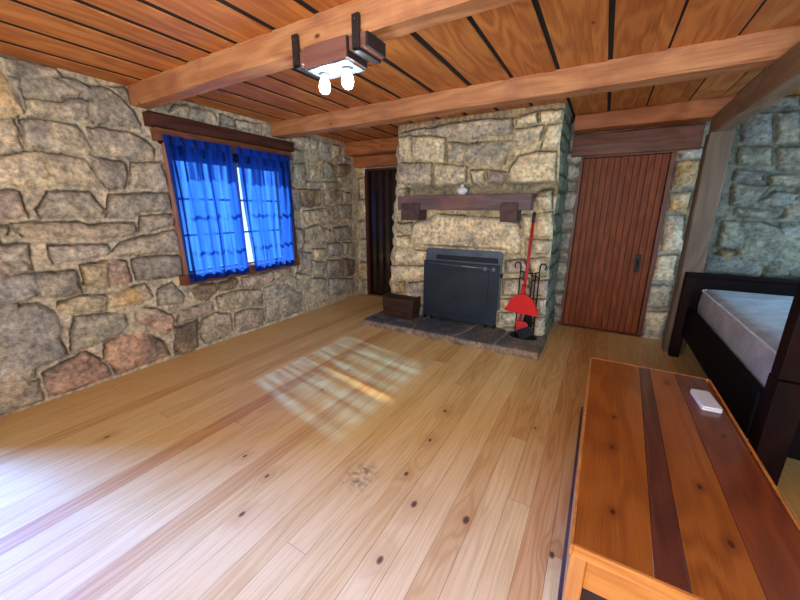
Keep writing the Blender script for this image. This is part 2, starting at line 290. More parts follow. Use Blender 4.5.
def masonry(U, V, polys, seed, mortar=(206, 192, 164), crev=1., warp=.014, amp=1., gap=0.):
    """height and colour fields over the arrays U, V (metres along and up the wall)"""
    Uw = U + warp * fbm(U * 9, V * 9, 3, seed) + .006 * fbm(U * 34, V * 34, 2, seed + 3)
    Vw = V + warp * fbm(U * 9, V * 9, 3, seed + 11) + .006 * fbm(U * 34, V * 34, 2, seed + 14)
    D = np.full(U.shape, -1.); ID = np.full(U.shape, -1)
    for i, (c, *p) in enumerate(polys):
        P = np.array(p).reshape(-1, 2); lo = P.min(0) - .09; hi = P.max(0) + .09
        m = (Uw > lo[0]) & (Uw < hi[0]) & (Vw > lo[1]) & (Vw < hi[1])
        if not m.any(): continue
        x = Uw[m]; y = Vw[m]; d = np.full(x.shape, 9.); ins = np.zeros(x.shape, bool)
        for a, b in zip(P, np.roll(P, -1, 0)):
            e = b - a; t = np.clip(((x - a[0]) * e[0] + (y - a[1]) * e[1]) / (e @ e + 1e-9), 0, 1)
            d = np.minimum(d, np.hypot(x - a[0] - t * e[0], y - a[1] - t * e[1]))
            cond = (a[1] > y) != (b[1] > y)
            ins ^= cond & (x < (b[0] - a[0]) * (y - a[1]) / ((b[1] - a[1]) + 1e-12) + a[0])
        d = np.where(ins, d, -d) - gap
        cur = D[m]; up = d > cur; cur[up] = d[up]; D[m] = cur
        I = ID[m]; I[up] = i; ID[m] = I
    rs = np.random.RandomState(seed); n = max(1, len(polys))
    off = rs.rand(n + 1, 2) * 80; lvl = rs.uniform(-.004, .012, n + 1); tilt = rs.uniform(-.05, .05, (n + 1, 2)); br = rs.uniform(.9, 1.1, n + 1)
    k = ID; ox = off[k, 0]; oy = off[k, 1]
    cu = np.zeros(n + 1); cv = np.zeros(n + 1)
    for i, (c, *p) in enumerate(polys):
        P = np.array(p).reshape(-1, 2); cu[i], cv[i] = P.mean(0)
    rough = fbm(U * 8 + ox, V * 8 + oy, 5, seed + 5)
    ridge = 1 - np.abs(fbm(U * 5 + oy, V * 7 + ox, 4, seed + 8))
    stone = .010 + lvl[k] + .020 * sstep(0, .035, D) + .012 * sstep(0, .12, D) + .017 * rough + .014 * (ridge - .7) \
        + tilt[k, 0] * np.clip(U - cu[k], -.2, .2) + tilt[k, 1] * np.clip(V - cv[k], -.2, .2)
    mort = .004 + .005 * fbm(U * 22, V * 22, 3, seed + 2)
    t = sstep(-.004, .005, D)
    h = (mort * (1 - t) + stone * t) * amp
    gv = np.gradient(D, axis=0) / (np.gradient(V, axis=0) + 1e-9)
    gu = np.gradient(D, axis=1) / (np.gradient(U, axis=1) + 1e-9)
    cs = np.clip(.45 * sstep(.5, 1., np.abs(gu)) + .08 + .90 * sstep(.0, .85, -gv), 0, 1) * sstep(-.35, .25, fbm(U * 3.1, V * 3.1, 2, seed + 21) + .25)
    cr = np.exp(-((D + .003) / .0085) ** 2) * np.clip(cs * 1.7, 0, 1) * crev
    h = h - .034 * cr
    col = np.zeros(U.shape + (3,)); tab = np.array([s2l(PAL[p[0]]) for p in polys] + [s2l(mortar)]); tab2 = np.array([s2l(PAL[SEC[p[0]]]) for p in polys] + [s2l(mortar)])
    blend = sstep(.0, .5, fbm(U * 4 + oy, V * 4 + ox, 4, seed + 9))[..., None] * .85
    sc = (tab[k] * (1 - blend) + tab2[k] * blend) * br[k][..., None] * (1 + .42 * fbm(U * 14 + ox, V * 14, 5, seed + 7))[..., None]
    mc = np.array(s2l(mortar)) * (1 + .30 * fbm(U * 9, V * 9, 5, seed + 4))[..., None]
    col = mc * (1 - t[..., None]) + sc * t[..., None]
    col *= (1 - .80 * np.clip(cr, 0, 1))[..., None]  # groove shade darkened into the colour, strongest along the stone tops
    return h, np.clip(col, 0.005, .95)

def grid_arrays(P, col, mask=None):
    """P: (ny,nx,3) -> vertex array, quads, colours; mask marks the cells to leave out"""
    ny, nx = P.shape[:2]
    idx = np.arange(ny * nx).reshape(ny, nx)
    q = np.stack([idx[:-1, :-1], idx[:-1, 1:], idx[1:, 1:], idx[1:, :-1]], -1)
    if mask is not None: q = q[~mask]
    return P.reshape(-1, 3), q.reshape(-1, 4), col.reshape(-1, 3)

def mesh_np(name, parts, mat, parent=None, base=None):
    vs = []; qs = []; cs = []; n = 0
    for v, q, c in parts:
        vs.append(v); qs.append(q + n); cs.append(c); n += len(v)
    v = np.concatenate(vs).astype(np.float32); q = np.concatenate(qs).astype(np.int32); c = np.concatenate(cs).astype(np.float32)
    used = np.zeros(len(v), bool); used[q.ravel()] = True
    new = np.cumsum(used) - 1; v = v[used]; c = c[used]; q = new[q].astype(np.int32)
    me = bpy.data.meshes.new(name)
    me.vertices.add(len(v)); me.vertices.foreach_set('co', v.ravel())
    me.loops.add(q.size); me.loops.foreach_set('vertex_index', q.ravel())
    me.polygons.add(len(q)); me.polygons.foreach_set('loop_start', np.arange(0, q.size, 4, dtype=np.int32))
    me.polygons.foreach_set('use_smooth', np.ones(len(q), bool))
    a = me.color_attributes.new('Col', 'FLOAT_COLOR', 'POINT')
    a.data.foreach_set('color', np.concatenate([c, np.ones((len(c), 1), np.float32)], 1).ravel())
    me.update(calc_edges=True); me.validate()
    return finish(me, name, mat, parent, base, False)

M_stone = mat_stone('rubble_stone')

# ---- left wall (x = -3.7), with the window opening and a second opening nearer the camera
XL, YB, ZC = -3.70, 4.87, 2.53
r = .0085
u = np.arange(-1.6, YB + .01, r); v = np.arange(0, 2.56, r); U, V = np.meshgrid(u, v)
lp = list(LEFT) + courses(-1.7, .66, 0, 2.55, 'ggtytpbk', 5)
lp = [p for p in lp if not (p[0] and False)]
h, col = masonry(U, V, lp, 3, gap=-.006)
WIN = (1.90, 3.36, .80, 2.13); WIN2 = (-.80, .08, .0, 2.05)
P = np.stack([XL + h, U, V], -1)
def cellmask(U, V, rects):
    cu = (U[:-1, :-1] + U[1:, 1:]) / 2; cv = (V[:-1, :-1] + V[1:, 1:]) / 2; m = np.zeros(cu.shape, bool)
    for a, b, c, d in rects: m |= (cu > a) & (cu < b) & (cv > c) & (cv < d)
    return m
struct(mesh_np('wall_left', [grid_arrays(P[:, ::-1], col[:, ::-1], cellmask(U, V, [WIN, WIN2])[:, ::-1])], M_stone), 'left wall of warm grey and tan rubble stone with raised mortar')

# ---- back wall (y = 4.87) with two door openings
r = .011
u = np.arange(-3.72, 2.62, r); v = np.arange(0, 2.56, r); U, V = np.meshgrid(u, v)
bp = list(BACK) + courses(1.7, 2.7, 0, 2.55, 'bgke', 12) + courses(1.05, 1.75, 0, .88, 'bgke', 13) + courses(-3.72, -3.5, 0, 2.3, 'tyt', 14, ws=(.2, .24), hs=(.25, .4)) + courses(-.45, -.3, 0, 2.5, 'ke', 15)
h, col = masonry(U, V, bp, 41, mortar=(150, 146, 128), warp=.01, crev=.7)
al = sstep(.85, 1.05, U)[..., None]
col = col * (1 - al) + col * np.array((.50, .55, .54)) * al  # alcove stones dimmed in their colour to stand for the weaker light there
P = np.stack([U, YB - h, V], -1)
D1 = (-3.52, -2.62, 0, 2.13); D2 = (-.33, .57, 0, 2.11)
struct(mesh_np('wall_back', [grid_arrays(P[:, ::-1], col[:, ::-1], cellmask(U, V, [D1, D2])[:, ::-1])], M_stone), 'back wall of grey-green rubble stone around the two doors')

# ---- unseen walls behind and beside the camera
M_plaster = mat_plain('rough_plaster', (176, 160, 132), .9, bump=.3, scale=3)
bm = NB()
box(bm, -3.75, -1.3, -1.68, -1.6, 0, 2.56); box(bm, 1.3, 2.65, -1.68, -1.6, 0, 2.56)
box(bm, -1.3, 1.3, -1.68, -1.6, 0, .8); box(bm, -1.3, 1.3, -1.68, -1.6, 2.2, 2.56)
struct(obj('wall_rear', bm, M_plaster), 'plain wall behind the camera with a wide opening added for the fill lamp')
bm = NB()
box(bm, 2.6, 2.68, -1.68, 2.9, 0, 2.56); box(bm, 2.6, 2.68, 4.1, 4.95, 0, 2.56)
box(bm, 2.6, 2.68, 2.9, 4.1, 0, 1.2); box(bm, 2.6, 2.68, 2.9, 4.1, 2.1, 2.56)
struct(obj('wall_right', bm, M_plaster), 'plain wall at the end of the bed alcove')

# ------------------------------------------------------------------ floor
def floor_mat():
    k = N('pine_floorboards'); co = k.coord(); S = k.sep(co); x, y = S[0], S[1]
    w = .118
    xw = k.math('DIVIDE', k.math('ADD', x, .018), w); pid = k.math('FLOOR', xw); fx = k.math('SUBTRACT', xw, pid)
    def white(a, b):
        o = k.n('ShaderNodeTexWhiteNoise', noise_dimensions='2D'); k.put(o.inputs['Vector'], k.comb(a, b, 0)); return o.outputs
    r1 = white(pid, 3.)[0]
    yl = k.math('DIVIDE', k.math('ADD', y, k.math('MULTIPLY', r1, 7.)), k.math('MULTIPLY_ADD', r1, 2.2, 3.4))
    bid = k.math('FLOOR', yl); fy = k.math('SUBTRACT', yl, bid)
    W = white(pid, k.math('ADD', bid, 9.)); r2 = W[0]; rc = k.sep(W[1])
    # knots: an offset field for the grain and a dark heart
    bend = None; heart = None
    for i, (kx, ky, kr) in enumerate(KNOTS):
        d = k.vmath('LENGTH', k.vmath('MULTIPLY', k.vmath('SUBTRACT', co, (kx, ky, 0)), (1., .62, 0.)))
        b = k.maprange(d, kr * .3, kr * 2.6, 1., 0.); hrt = k.maprange(d, kr * .18, kr * .44, 1., 0.)
        bend = b if bend is None else k.math('ADD', bend, b)
        heart = hrt if heart is None else k.math('MAXIMUM', heart, hrt)
    xo = k.math('MULTIPLY_ADD', r2, 40., x)
    yo = k.math('MULTIPLY_ADD', rc[1], 30., y)
    warp = k.noise(k.comb(k.math('MULTIPLY', xo, 7.), k.math('MULTIPLY', yo, .75), 0.), 1., 2, .5)
    g = k.math('ADD', k.math('MULTIPLY', xo, 9.), k.math('ADD', k.math('MULTIPLY', warp, 6.5), k.math('MULTIPLY', bend, 1.1)))
    rings = k.math('MULTIPLY_ADD', k.math('SINE', k.math('MULTIPLY', g, 7.5)), .5, .5)
    rings = k.math('POWER', rings, 2.2)
    fine = k.noise(k.comb(k.math('MULTIPLY', xo, 120.), k.math('MULTIPLY', yo, 3.), 0.), 1., 3)
    base = k.ramp(r2, [(0., s2l((218, 182, 116))), (.3, s2l((228, 196, 132))), (.62, s2l((220, 186, 120))), (.86, s2l((212, 172, 108))), (.98, s2l((204, 156, 94)))])
    dark = k.mix(1., base, (.76, .62, .46), 'MULTIPLY')
    amt = k.math('MULTIPLY', rings, k.math('MULTIPLY_ADD', k.math('POWER', rc[0], 1.5), .70, .10))
    col = k.mix(amt, base, dark)
    col = k.mix(k.math('MULTIPLY', k.maprange(fine, .42, .72), .60), col, dark)
    col = k.mix(k.math('MULTIPLY', bend, .35), col, k.mix(1., base, (.62, .42, .27), 'MULTIPLY'))
    col = k.mix(k.math('MULTIPLY', heart, .9), col, s2l((74, 46, 32)))
    # one greyish stain
    ds = k.vmath('LENGTH', k.vmath('MULTIPLY', k.vmath('SUBTRACT', co, (-1.033, 1.30, 0)), (1., .8, 0.)))
    ns = k.noise(co, 26, 4, .6)
    st = k.math('MULTIPLY', k.maprange(ds, .02, .13, 1., 0.), k.maprange(ns, .42, .62))
    col = k.mix(k.math('MULTIPLY', st, .75), col, s2l((96, 70, 66)))
    # joints
    ex = k.math('MULTIPLY', k.math('MINIMUM', fx, k.math('SUBTRACT', 1., fx)), w)
    ey = k.math('MULTIPLY', k.math('MINIMUM', fy, k.math('SUBTRACT', 1., fy)), 4.)
    e = k.math('MINIMUM', ex, ey)
    j = k.maprange(e, .0006, .0018, 1., 0.)
    col = k.mix(k.math('MULTIPLY', j, k.math('MULTIPLY_ADD', rc[2], .5, .35)), col, s2l((88, 58, 34)))
    hgt = k.math('SUBTRACT', k.math('MULTIPLY', fine, .08), j)
    rough = k.math('MULTIPLY_ADD', k.noise(co, 5., 3), .16, .34)
    k.bsdf(col, rough, 0, k.bump(hgt, .25, .002), .5)
    return k.m
bm = NB(); box(bm, -3.78, 2.68, -1.68, 4.98, -.06, 0)
struct(obj('floor', bm, floor_mat()), 'pale knotty pine floorboards running toward the fireplace')

# ------------------------------------------------------------------ ceiling of boards with dark gaps
M_ceil = mat_wood('ceiling_pine', (226, 150, 78), (176, 98, 44), 'Y', 1., .55, .35, 0, True, .45, .05, (84, 38, 16))
M_gap = mat_plain('dark_gap', (20, 11, 8), .9)
gaps = [-3.72, -3.43, -3.09, -2.74, -2.46, -2.18, -1.83, -1.49, -1.14, -.79, -.45, -.11, .22, .56, .9, 1.25, 1.6, 1.95, 2.3, 2.66]
def slot(g_): return .022 if g_ < -1 else (.015 if g_ < 0 else .008)
bm = NB()
for a, b in zip(gaps, gaps[1:]):
    for y0, y1 in ((-1.66, 1.72), (1.722, 3.23), (3.232, 4.96)):
        sp = .085 if b > -.5 else .06
        box(bm, a + slot(a), b - .001 - slot(b) - sp, y0, y1, ZC - .002, ZC + .025, random.random())
        box(bm, b - slot(b) - sp, b - slot(b), y0, y1, ZC - .007, ZC + .025, random.random())
bg_ = NB()
for a in gaps[1:-1]: box(bg_, a - slot(a), a + slot(a), -1.66, 4.96, ZC + .001, ZC + .02)  # near-black strips stand in for the shade inside the gaps
ce = struct(obj('ceiling', bm, M_ceil, None, None), 'orange pine board ceiling with dark gaps between the boards')
bm = bx(-3.78, 2.68, -1.68, 4.98, ZC + .03, ZC + .07)
obj('roof_lining', bm, M_gap, ce)
obj('gap_shade', bg_, M_gap, ce, label='dark strips painted as shade in the gaps between the ceiling boards')
# ragged mortar bed closing the slot between the masonry and the boards stays hidden behind the first board

# ------------------------------------------------------------------ beams, headers and post
def timber(name, axis, a, b, c0, c1, z0, z1, mat, label, seed, wob=.006, rd=.014, parent=None):
    """rough sawn timber along axis from a to b, the other side c0..c1, height z0..z1"""
    R = random.Random(seed); bm = NB(); n = max(4, int((b - a) / .12)); rings = []
    L = rnd_layer(bm)
    pr = [(c0 + rd, z0), (c1 - rd, z0), (c1, z0 + rd), (c1, z1 - rd), (c1 - rd, z1), (c0 + rd, z1), (c0, z1 - rd), (c0, z0 + rd)]
    mid = [((p[0] + q[0]) / 2, (p[1] + q[1]) / 2) for p, q in zip(pr, pr[1:] + pr[:1])]
    prof = [x for pq in zip(pr, mid) for x in pq]
    ph = [R.uniform(0, 6) for _ in prof]
    for i in range(n + 1):
        t = a + (b - a) * i / n; ring = []
        for j, (p, z) in enumerate(prof):
            dx = wob * .5 * math.sin(t * 2.1 + ph[j]) + R.uniform(-wob, wob) * .35; dz = wob * .5 * math.sin(t * 2.7 + ph[-j]) + R.uniform(-wob, wob) * .35
            q = {'X': (t, p + dx, z + dz), 'Y': (p + dx, t, z + dz), 'Z': (p + dx, z + dz, t)}[axis]
            ring.append(bm.verts.new(q))
        rings.append(ring)
    m = len(prof)
    for A, B in zip(rings, rings[1:]):
        for k in range(m): bm.faces.new([A[k], A[(k + 1) % m], B[(k + 1) % m], B[k]])
    bm.faces.new(rings[0]); bm.faces.new(rings[-1][::-1])
    o = obj(name, bm, mat, parent, None, smooth=False)
    if parent is None: struct(o, label)
    return o
M_beam = mat_wood('beam_pine', (206, 150, 102), (168, 108, 68), 'X', .8, .6, .3, 0, False, 0, .045, (110, 60, 36), (156, 100, 72))
M_beamY = mat_wood('beam_pine_along', (150, 118, 88), (112, 84, 60), 'Y', .8, .6, .3, 0, False, 0, .04, (80, 46, 26))
M_post = mat_wood('post_timber', (118, 100, 80), (92, 76, 60), 'Z', .8, .6, .3, 0, False, 0, .04, (74, 48, 30))
M_plate = mat_wood('plate_pine', (190, 118, 70), (142, 80, 46), 'X', .8, .6, .3, 0, False, 0, .04, (90, 44, 24))
M_hdr = mat_wood('header_dark', (120, 68, 40), (78, 40, 24), 'X', .8, .5, .35, 0, False, 0, .03)
timber('ceiling_beam', 'X', -3.69, 2.6, 1.648, 1.795, 2.376, 2.56, M_beam, 'heavy pine ceiling beam carrying the light fitting', 1)
timber('ceiling_beam', 'X', -3.69, 2.6, 3.14, 3.33, 2.372, 2.56, M_beam, 'second pine ceiling beam, in front of the chimney', 2)
timber('ceiling_beam', 'X', -3.69, -2.47, 4.56, 4.87, 2.335, 2.525, M_plate, 'short pine beam over the dark door left of the chimney', 3)
timber('ceiling_beam', 'X', -.43, .92, 4.60, 4.87, 2.362, 2.525, M_plate, 'short pine beam above the red-brown door', 4)
timber('ceiling_beam', 'Y', -1.58, 4.62, .765, .90, 2.195, 2.372, M_beamY, 'weathered beam running forward from the post', 5)
timber('lintel_beam', 'X', -3.69, -2.47, 4.77, 4.90, 2.165, 2.335, M_plate, 'timber header directly above the dark door', 6)
timber('lintel_beam', 'X', -.44, .757, 4.80, 4.90, 2.105, 2.35, M_hdr, 'dark timber header directly above the red-brown door', 7)
timber('pillar', 'Z', 0, 2.195, .745, .925, 4.43, 4.60, M_post, 'square weathered timber post at the head of the bed', 8, rd=.012)

# ------------------------------------------------------------------ window in the left wall
M_winwood = mat_wood('window_wood', (120, 78, 52), (84, 50, 34), 'Z', 1., .5, .4)
M_casing = mat_wood('casing_wood', (184, 142, 120), (150, 106, 86), 'Z', 1., .5, .4)
M_lint = mat_wood('window_lintel', (92, 50, 34), (56, 28, 20), 'Y', .8, .55, .3)
M_sill = mat_wood('window_sill', (136, 80, 46), (96, 52, 30), 'Y', 1., .5, .4)
M_sash = mat_plain('sash_paint', (196, 196, 200), .5)
k = N('window_glass')
tr = k.n('ShaderNodeBsdfTransparent'); gl = k.n('ShaderNodeBsdfGlossy'); gl.inputs['Roughness'].default_value = .02
mx = k.n('ShaderNodeMixShader'); mx.inputs[0].default_value = .06
k.t.links.new(tr.outputs[0], mx.inputs[1]); k.t.links.new(gl.outputs[0], mx.inputs[2]); k.t.links.new(mx.outputs[0], k.out.inputs[0])
M_glass = k.m
wn = bpy.data.objects.new('window_1', None); C.objects.link(wn); wn.location = (XL, 2.63, .8)
struct(wn, 'wooden casement window behind blue curtains in the left wall')
y0, y1, z0, z1 = WIN
bm = NB()                                           # deep reveal
box(bm, -3.95, XL + .03, y0 - .03, y0 + .012, z0, z1); box(bm, -3.95, XL + .03, y1 - .012, y1 + .03, z0, z1)
box(bm, -3.95, XL + .03, y0 - .03, y1 + .03, z1 - .012, z1 + .03); box(bm, -3.95, XL + .03, y0 - .03, y1 + .03, z0 - .03, z0 + .012)
obj('window_frame', bm, M_winwood, wn, bevel=.004)
for a, b in ((y0 + .014, (y0 + y1) / 2 - .004), ((y0 + y1) / 2 + .004, y1 - .014)):
    bm = NB(); f = .05; c0, c1 = z0 + .014, z1 - .10
    box(bm, -3.83, -3.79, a, a + f, c0, c1); box(bm, -3.83, -3.79, b - f, b, c0, c1)
    box(bm, -3.83, -3.79, a + f, b - f, c0, c0 + f); box(bm, -3.83, -3.79, a + f, b - f, c1 - f, c1)
    mid = (a + b) / 2; box(bm, -3.822, -3.798, mid - .011, mid + .011, c0 + f, c1 - f)
    for t in (1 / 3, 2 / 3):
        z = c0 + f + (c1 - c0 - 2 * f) * t
        box(bm, -3.8215, -3.7985, a + f, b - f, z - .012, z + .012)
    s = obj('sash', bm, M_sash, wn, bevel=.003)
    obj('pane', bx(-3.8115, -3.8085, a + f - .005, b - f + .005, c0 + f - .005, c1 - f + .005), M_glass, s)
obj('sash_head', bx(-3.85, -3.78, y0 + .012, y1 - .012, z1 - .10, z1 - .012), M_winwood, wn)
bm = NB(); box(bm, XL - .02, XL + .055, 1.845, 1.90, .84, 2.12)
obj('casing', bm, M_casing, wn, bevel=.006)
obj('head_board', bx(XL - .02, XL + .085, 1.775, 3.37, 2.118, 2.225), M_sill, wn, bevel=.006)
obj('sill', bx(XL - .02, XL + .10, 1.80, 3.36, .745, .85), M_sill, wn, bevel=.008)
timber('lintel', 'Y', 1.73, 3.40, XL - .03, XL + .115, 2.23, 2.345, M_lint, '', 9, parent=wn)
wn.children[-1]['label'] = 'dark heavy lintel over the window'

# opening nearer the camera: plain frame
bm = NB(); a, b, c, d = WIN2
box(bm, -3.85, -3.64, a - .02, a + .05, c, d); box(bm, -3.85, -3.64, b - .05, b + .02, c, d); box(bm, -3.85, -3.64, a, b, d - .05, d + .02)
struct(obj('window_2', bm, M_winwood), 'open doorway in the left wall, beside the camera')

# ------------------------------------------------------------------ curtains
def curtain_mat():
    k = N('sheer_blue_cloth'); co = k.coord(); S = k.sep(co)
    wv = k.noise(k.vmath('MULTIPLY', co, (1, 1, 14)), 40, 2)
    base = k.ramp(wv, [(.3, (.008, .030, .24)), (.7, (.014, .052, .36))])
    d = k.n('ShaderNodeBsdfDiffuse'); k.put(d.inputs[0], base)
    t = k.n('ShaderNodeBsdfTranslucent'); k.put(t.inputs[0], k.mix(.5, base, (.02, .16, .85)))
    tr = k.n('ShaderNodeBsdfTransparent'); tr.inputs[0].default_value = (.11, .36, .92, 1)
    m1 = k.n('ShaderNodeMixShader'); m1.inputs[0].default_value = .5
    k.t.links.new(d.outputs[0], m1.inputs[1]); k.t.links.new(t.outputs[0], m1.inputs[2])
    lw = k.n('ShaderNodeLayerWeight'); lw.inputs[0].default_value = .5
    strk = k.noise(k.comb(S[0], k.math('MULTIPLY', S[1], 22.), k.math('MULTIPLY', S[2], .8)), 1., 3)
    hem = k.maprange(S[2], 1.28, 1.33, 0., 1.)                    # doubled cloth at the heading
    hem2 = k.maprange(S[2], .06, .04, 0., 1.)
    op = k.math('MAXIMUM', k.math('MAXIMUM', hem, hem2), k.math('ADD', k.math('MULTIPLY_ADD', k.math('POWER', lw.outputs['Facing'], 1.5), .9, .10), k.maprange(strk, .33, .62, .04, .80)), clamp=True)
    m2 = k.n('ShaderNodeMixShader'); k.put(m2.inputs[0], op)
    k.t.links.new(tr.outputs[0], m2.inputs[1]); k.t.links.new(m1.outputs[0], m2.inputs[2]); k.t.links.new(m2.outputs[0], k.out.inputs[0])
    return k.m
M_curt = curtain_mat()
M_steel = mat_plain('brushed_steel', (190, 190, 190), .3, 1.)
M_eye = mat_plain('dark_eyelet', (70, 76, 90), .3, 1.)
XC = -3.575
def curtain(ya, yb, yta, ytb, label, seed, nf):
    R = random.Random(seed); zb, zt = .775, 2.165
    nu, nv = 130, 34; bm = NB(); rows = []
    ph = [R.uniform(0, 6) for _ in range(4)]
    for j in range(nv + 1):
        t = j / nv; row = []
        for i in range(nu + 1):
            s = i / nu
            y = (ya + (yb - ya) * s) * (1 - t) + (yta + (ytb - yta) * s) * t
            A = .020 + .008 * math.sin(s * 9 + ph[0])
            sp = s + .012 * math.sin(s * 21 + ph[1]) + .010 * (1 - t) * math.sin(s * 13 + ph[2])
            x = XC + A * (1. - .25 * (1 - t)) * math.sin(2 * PI * nf * sp) + .008 * math.sin(7 * t + ph[3] + 3 * s)
            z = zb + (zt - zb) * t - (1 - t) * .035 * s * 0 + (1 - t) * .006 * math.sin(s * 17 + ph[2])
            row.append(bm.verts.new((x, y, z)))
        rows.append(row)
    for a, b in zip(rows, rows[1:]):
        for i in range(nu): bm.faces.new([a[i], a[i + 1], b[i + 1], b[i]])
    t = tag(obj('curtain', bm, M_curt, None, (XC, (ya + yb) / 2, zb), smooth=True), label, 'curtain', 'blue window curtains')
    bmg = []
    for i in range(6):
        y = yta + (ytb - yta) * (i + .5) / 6
        bm = NB(); n = 16
        tube(bm, [(XC + .005 , y + .019 * math.cos(2 * PI * q / n), 2.115 + .019 * math.sin(2 * PI * q / n)) for q in range(n + 1)], .005, 6, False)
        obj('grommet', bm, M_eye, t, smooth=True, label='dark steel eyelet ring')
    return t
curtain(1.845, 2.535, 1.815, 2.49, 'blue sheer curtain panel on the left half of the window', 3, 6)
curtain(2.60, 3.245, 2.53, 3.30, 'blue sheer curtain panel on the right half, next to the stone corner', 4, 6)
XR = XC - .053
bm = NB(); tube(bm, [(XR, 1.80, 2.125), (XR, 3.30, 2.125)], .008, 10)
M_rod = mat_plain('dark_rod', (40, 32, 30), .4, .8)
rod = tag(obj('curtain_rod', bm, M_rod, None, (XC, 2.57, 2.1)), 'thin dark rod carrying the blue curtains', 'curtain rod')
for y in (1.83, 3.29):
    bm = NB(); tube(bm, [(XL + .02, y, 2.115), (XR, y, 2.115)], .007, 8); tube(bm, [(XL + .02, y, 2.115), (XL + .034, y, 2.115)], .02, 12)
    obj('bracket', bm, M_rod, rod)

# ------------------------------------------------------------------ doors
M_d2 = mat_wood('red_door', (140, 72, 34), (106, 50, 24), 'Z', 1.1, .5, .22, 0, True, .3, .02, (60, 24, 12))
M_d2f = mat_wood('red_door_frame', (112, 60, 36), (76, 38, 22), 'Z', 1., .45, .4)
M_d1 = mat_wood('dark_door', (30, 14, 14), (18, 8, 9), 'Z', 1., .22, .5, .3, True, .2)
M_d1f = mat_wood('dark_door_frame', (92, 46, 36), (60, 30, 24), 'Z', 1., .4, .4)
M_iron = mat_plain('black_iron', (28, 28, 30), .45, .7, bump=.2)
def door(name, label, x0, x1, zt, yf, pitch, mat, fmat, fw, fdepth, bead):
    d = bpy.data.objects.new(name, None); C.objects.link(d); d.location = ((x0 + x1) / 2, YB, 0); struct(d, label)
    bm = NB(); n = max(1, round((x1 - x0) / pitch)); w = (x1 - x0) / n
    for i in range(n):
        a = x0 + i * w; rr = .006
        pts = [(a + .001, yf + .03), (a + .001, yf + rr), (a + rr * .7, yf + .001), (a + w * .5, yf - bead), (a + w - rr * .7, yf + .001), (a + w - .001, yf + rr), (a + w - .001, yf + .03)]
        prism(bm, pts, 'Z', .012, zt, random.random())
    box(bm, x0, x1, yf + .03, yf + .045, .012, zt, .5)
    obj('board_panel', bm, mat, d)
    obj('light_block', bx(x0 - fw, x1 + fw, yf + .06, yf + .08, 0, zt + .04), M_gap, d)  # unseen backing added to block sky light around the slab
    bm = NB()
    box(bm, x0 - fw, x0 - .004, YB - fdepth, YB + .06, 0, zt + .004); box(bm, x1 + .004, x1 + fw, YB - fdepth, YB + .06, 0, zt + .004)
    box(bm, x0 - fw, x1 + fw, YB - fdepth, YB + .06, zt + .004, zt + .035)
    obj('door_frame', bm, fmat, d, bevel=.005)
    return d
d2 = door('door_2', 'red-brown beadboard door right of the chimney', -.30, .525, 2.085, 4.865, .062, M_d2, M_d2f, .05, .035, .0015)
bm = NB(); box(bm, .378, .432, 4.852, 4.865, .78, .99); tube(bm, [(.405, 4.86, .855), (.405, 4.825, .86), (.405, 4.818, .885), (.405, 4.825, .915), (.405, 4.86, .925)], .008, 8)
tube(bm, [(.405, 4.858, .895), (.405, 4.83, .90)], .011, 8)
obj('door_handle', bm, M_iron, d2, bevel=.003, label='black iron handle')
obj('threshold', bx(-.34, .57, 4.80, 4.92, 0, .014), M_d2f, d2, bevel=.004)
d1 = door('door_1', 'dark glossy plank door in the gap left of the chimney', -3.475, -2.66, 2.11, 4.885, .135, M_d1, M_d1f, .055, .03, .016)
obj('threshold', bx(-3.54, -2.62, 4.78, 4.92, 0, .02), mat_wood('threshold_oak', (190, 140, 96), (150, 100, 66), 'X', 1., .4, .4), d1, bevel=.004)
bm = NB(); tube(bm, [(-2.73, 4.87, .98), (-2.73, 4.83, .98)], .011, 10); lathe(bm, (0, 0, 0), [(.014, 0), (.027, .012), (.027, .028), (.016, .04)], 16, Matrix.Translation((-2.73, 4.835, .98)) @ Matrix.Rotation(PI / 2, 4, 'X'))
obj('door_handle', bm, M_iron, d1, smooth=True)

# ------------------------------------------------------------------ fireplace
fp = thing('fireplace', 'tan stone fireplace with timber mantel and raised dark slate hearth', 'fireplace', (-1.47, 4.05, 0))
YF = 4.05
def xl(z): return -2.545 + .135 * np.clip((z - .35) / 2.0, -.2, 1.1) + .022 * fbm(z * 6, z * 0 + 3, 2, 77)
def xr(z): return -.435 - .055 * np.clip((z - .3) / 2.0, -.2, 1.1) + .018 * fbm(z * 6, z * 0 + 9, 2, 78)
nz = 300; nx = 250
T, Zg = np.meshgrid(np.linspace(0, 1, nx), np.linspace(.0, 2.55, nz))
Xg = xl(Zg) * (1 - T) + xr(Zg) * T
cp = list(CHIM)
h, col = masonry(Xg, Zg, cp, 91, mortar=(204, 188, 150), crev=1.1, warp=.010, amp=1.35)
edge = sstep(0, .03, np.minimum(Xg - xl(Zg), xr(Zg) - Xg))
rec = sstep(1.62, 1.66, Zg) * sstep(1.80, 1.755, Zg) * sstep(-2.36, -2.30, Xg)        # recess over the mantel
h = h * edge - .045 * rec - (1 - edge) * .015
col = col * (1 - .45 * rec[..., None])  # shade under the overhang darkened into the stone colour
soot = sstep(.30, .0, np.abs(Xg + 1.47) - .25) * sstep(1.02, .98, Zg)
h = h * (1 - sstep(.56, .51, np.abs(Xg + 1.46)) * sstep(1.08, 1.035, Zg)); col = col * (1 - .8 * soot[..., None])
parts = [grid_arrays(np.stack([Xg, YF - h, Zg], -1)[:, ::-1], col[:, ::-1])]
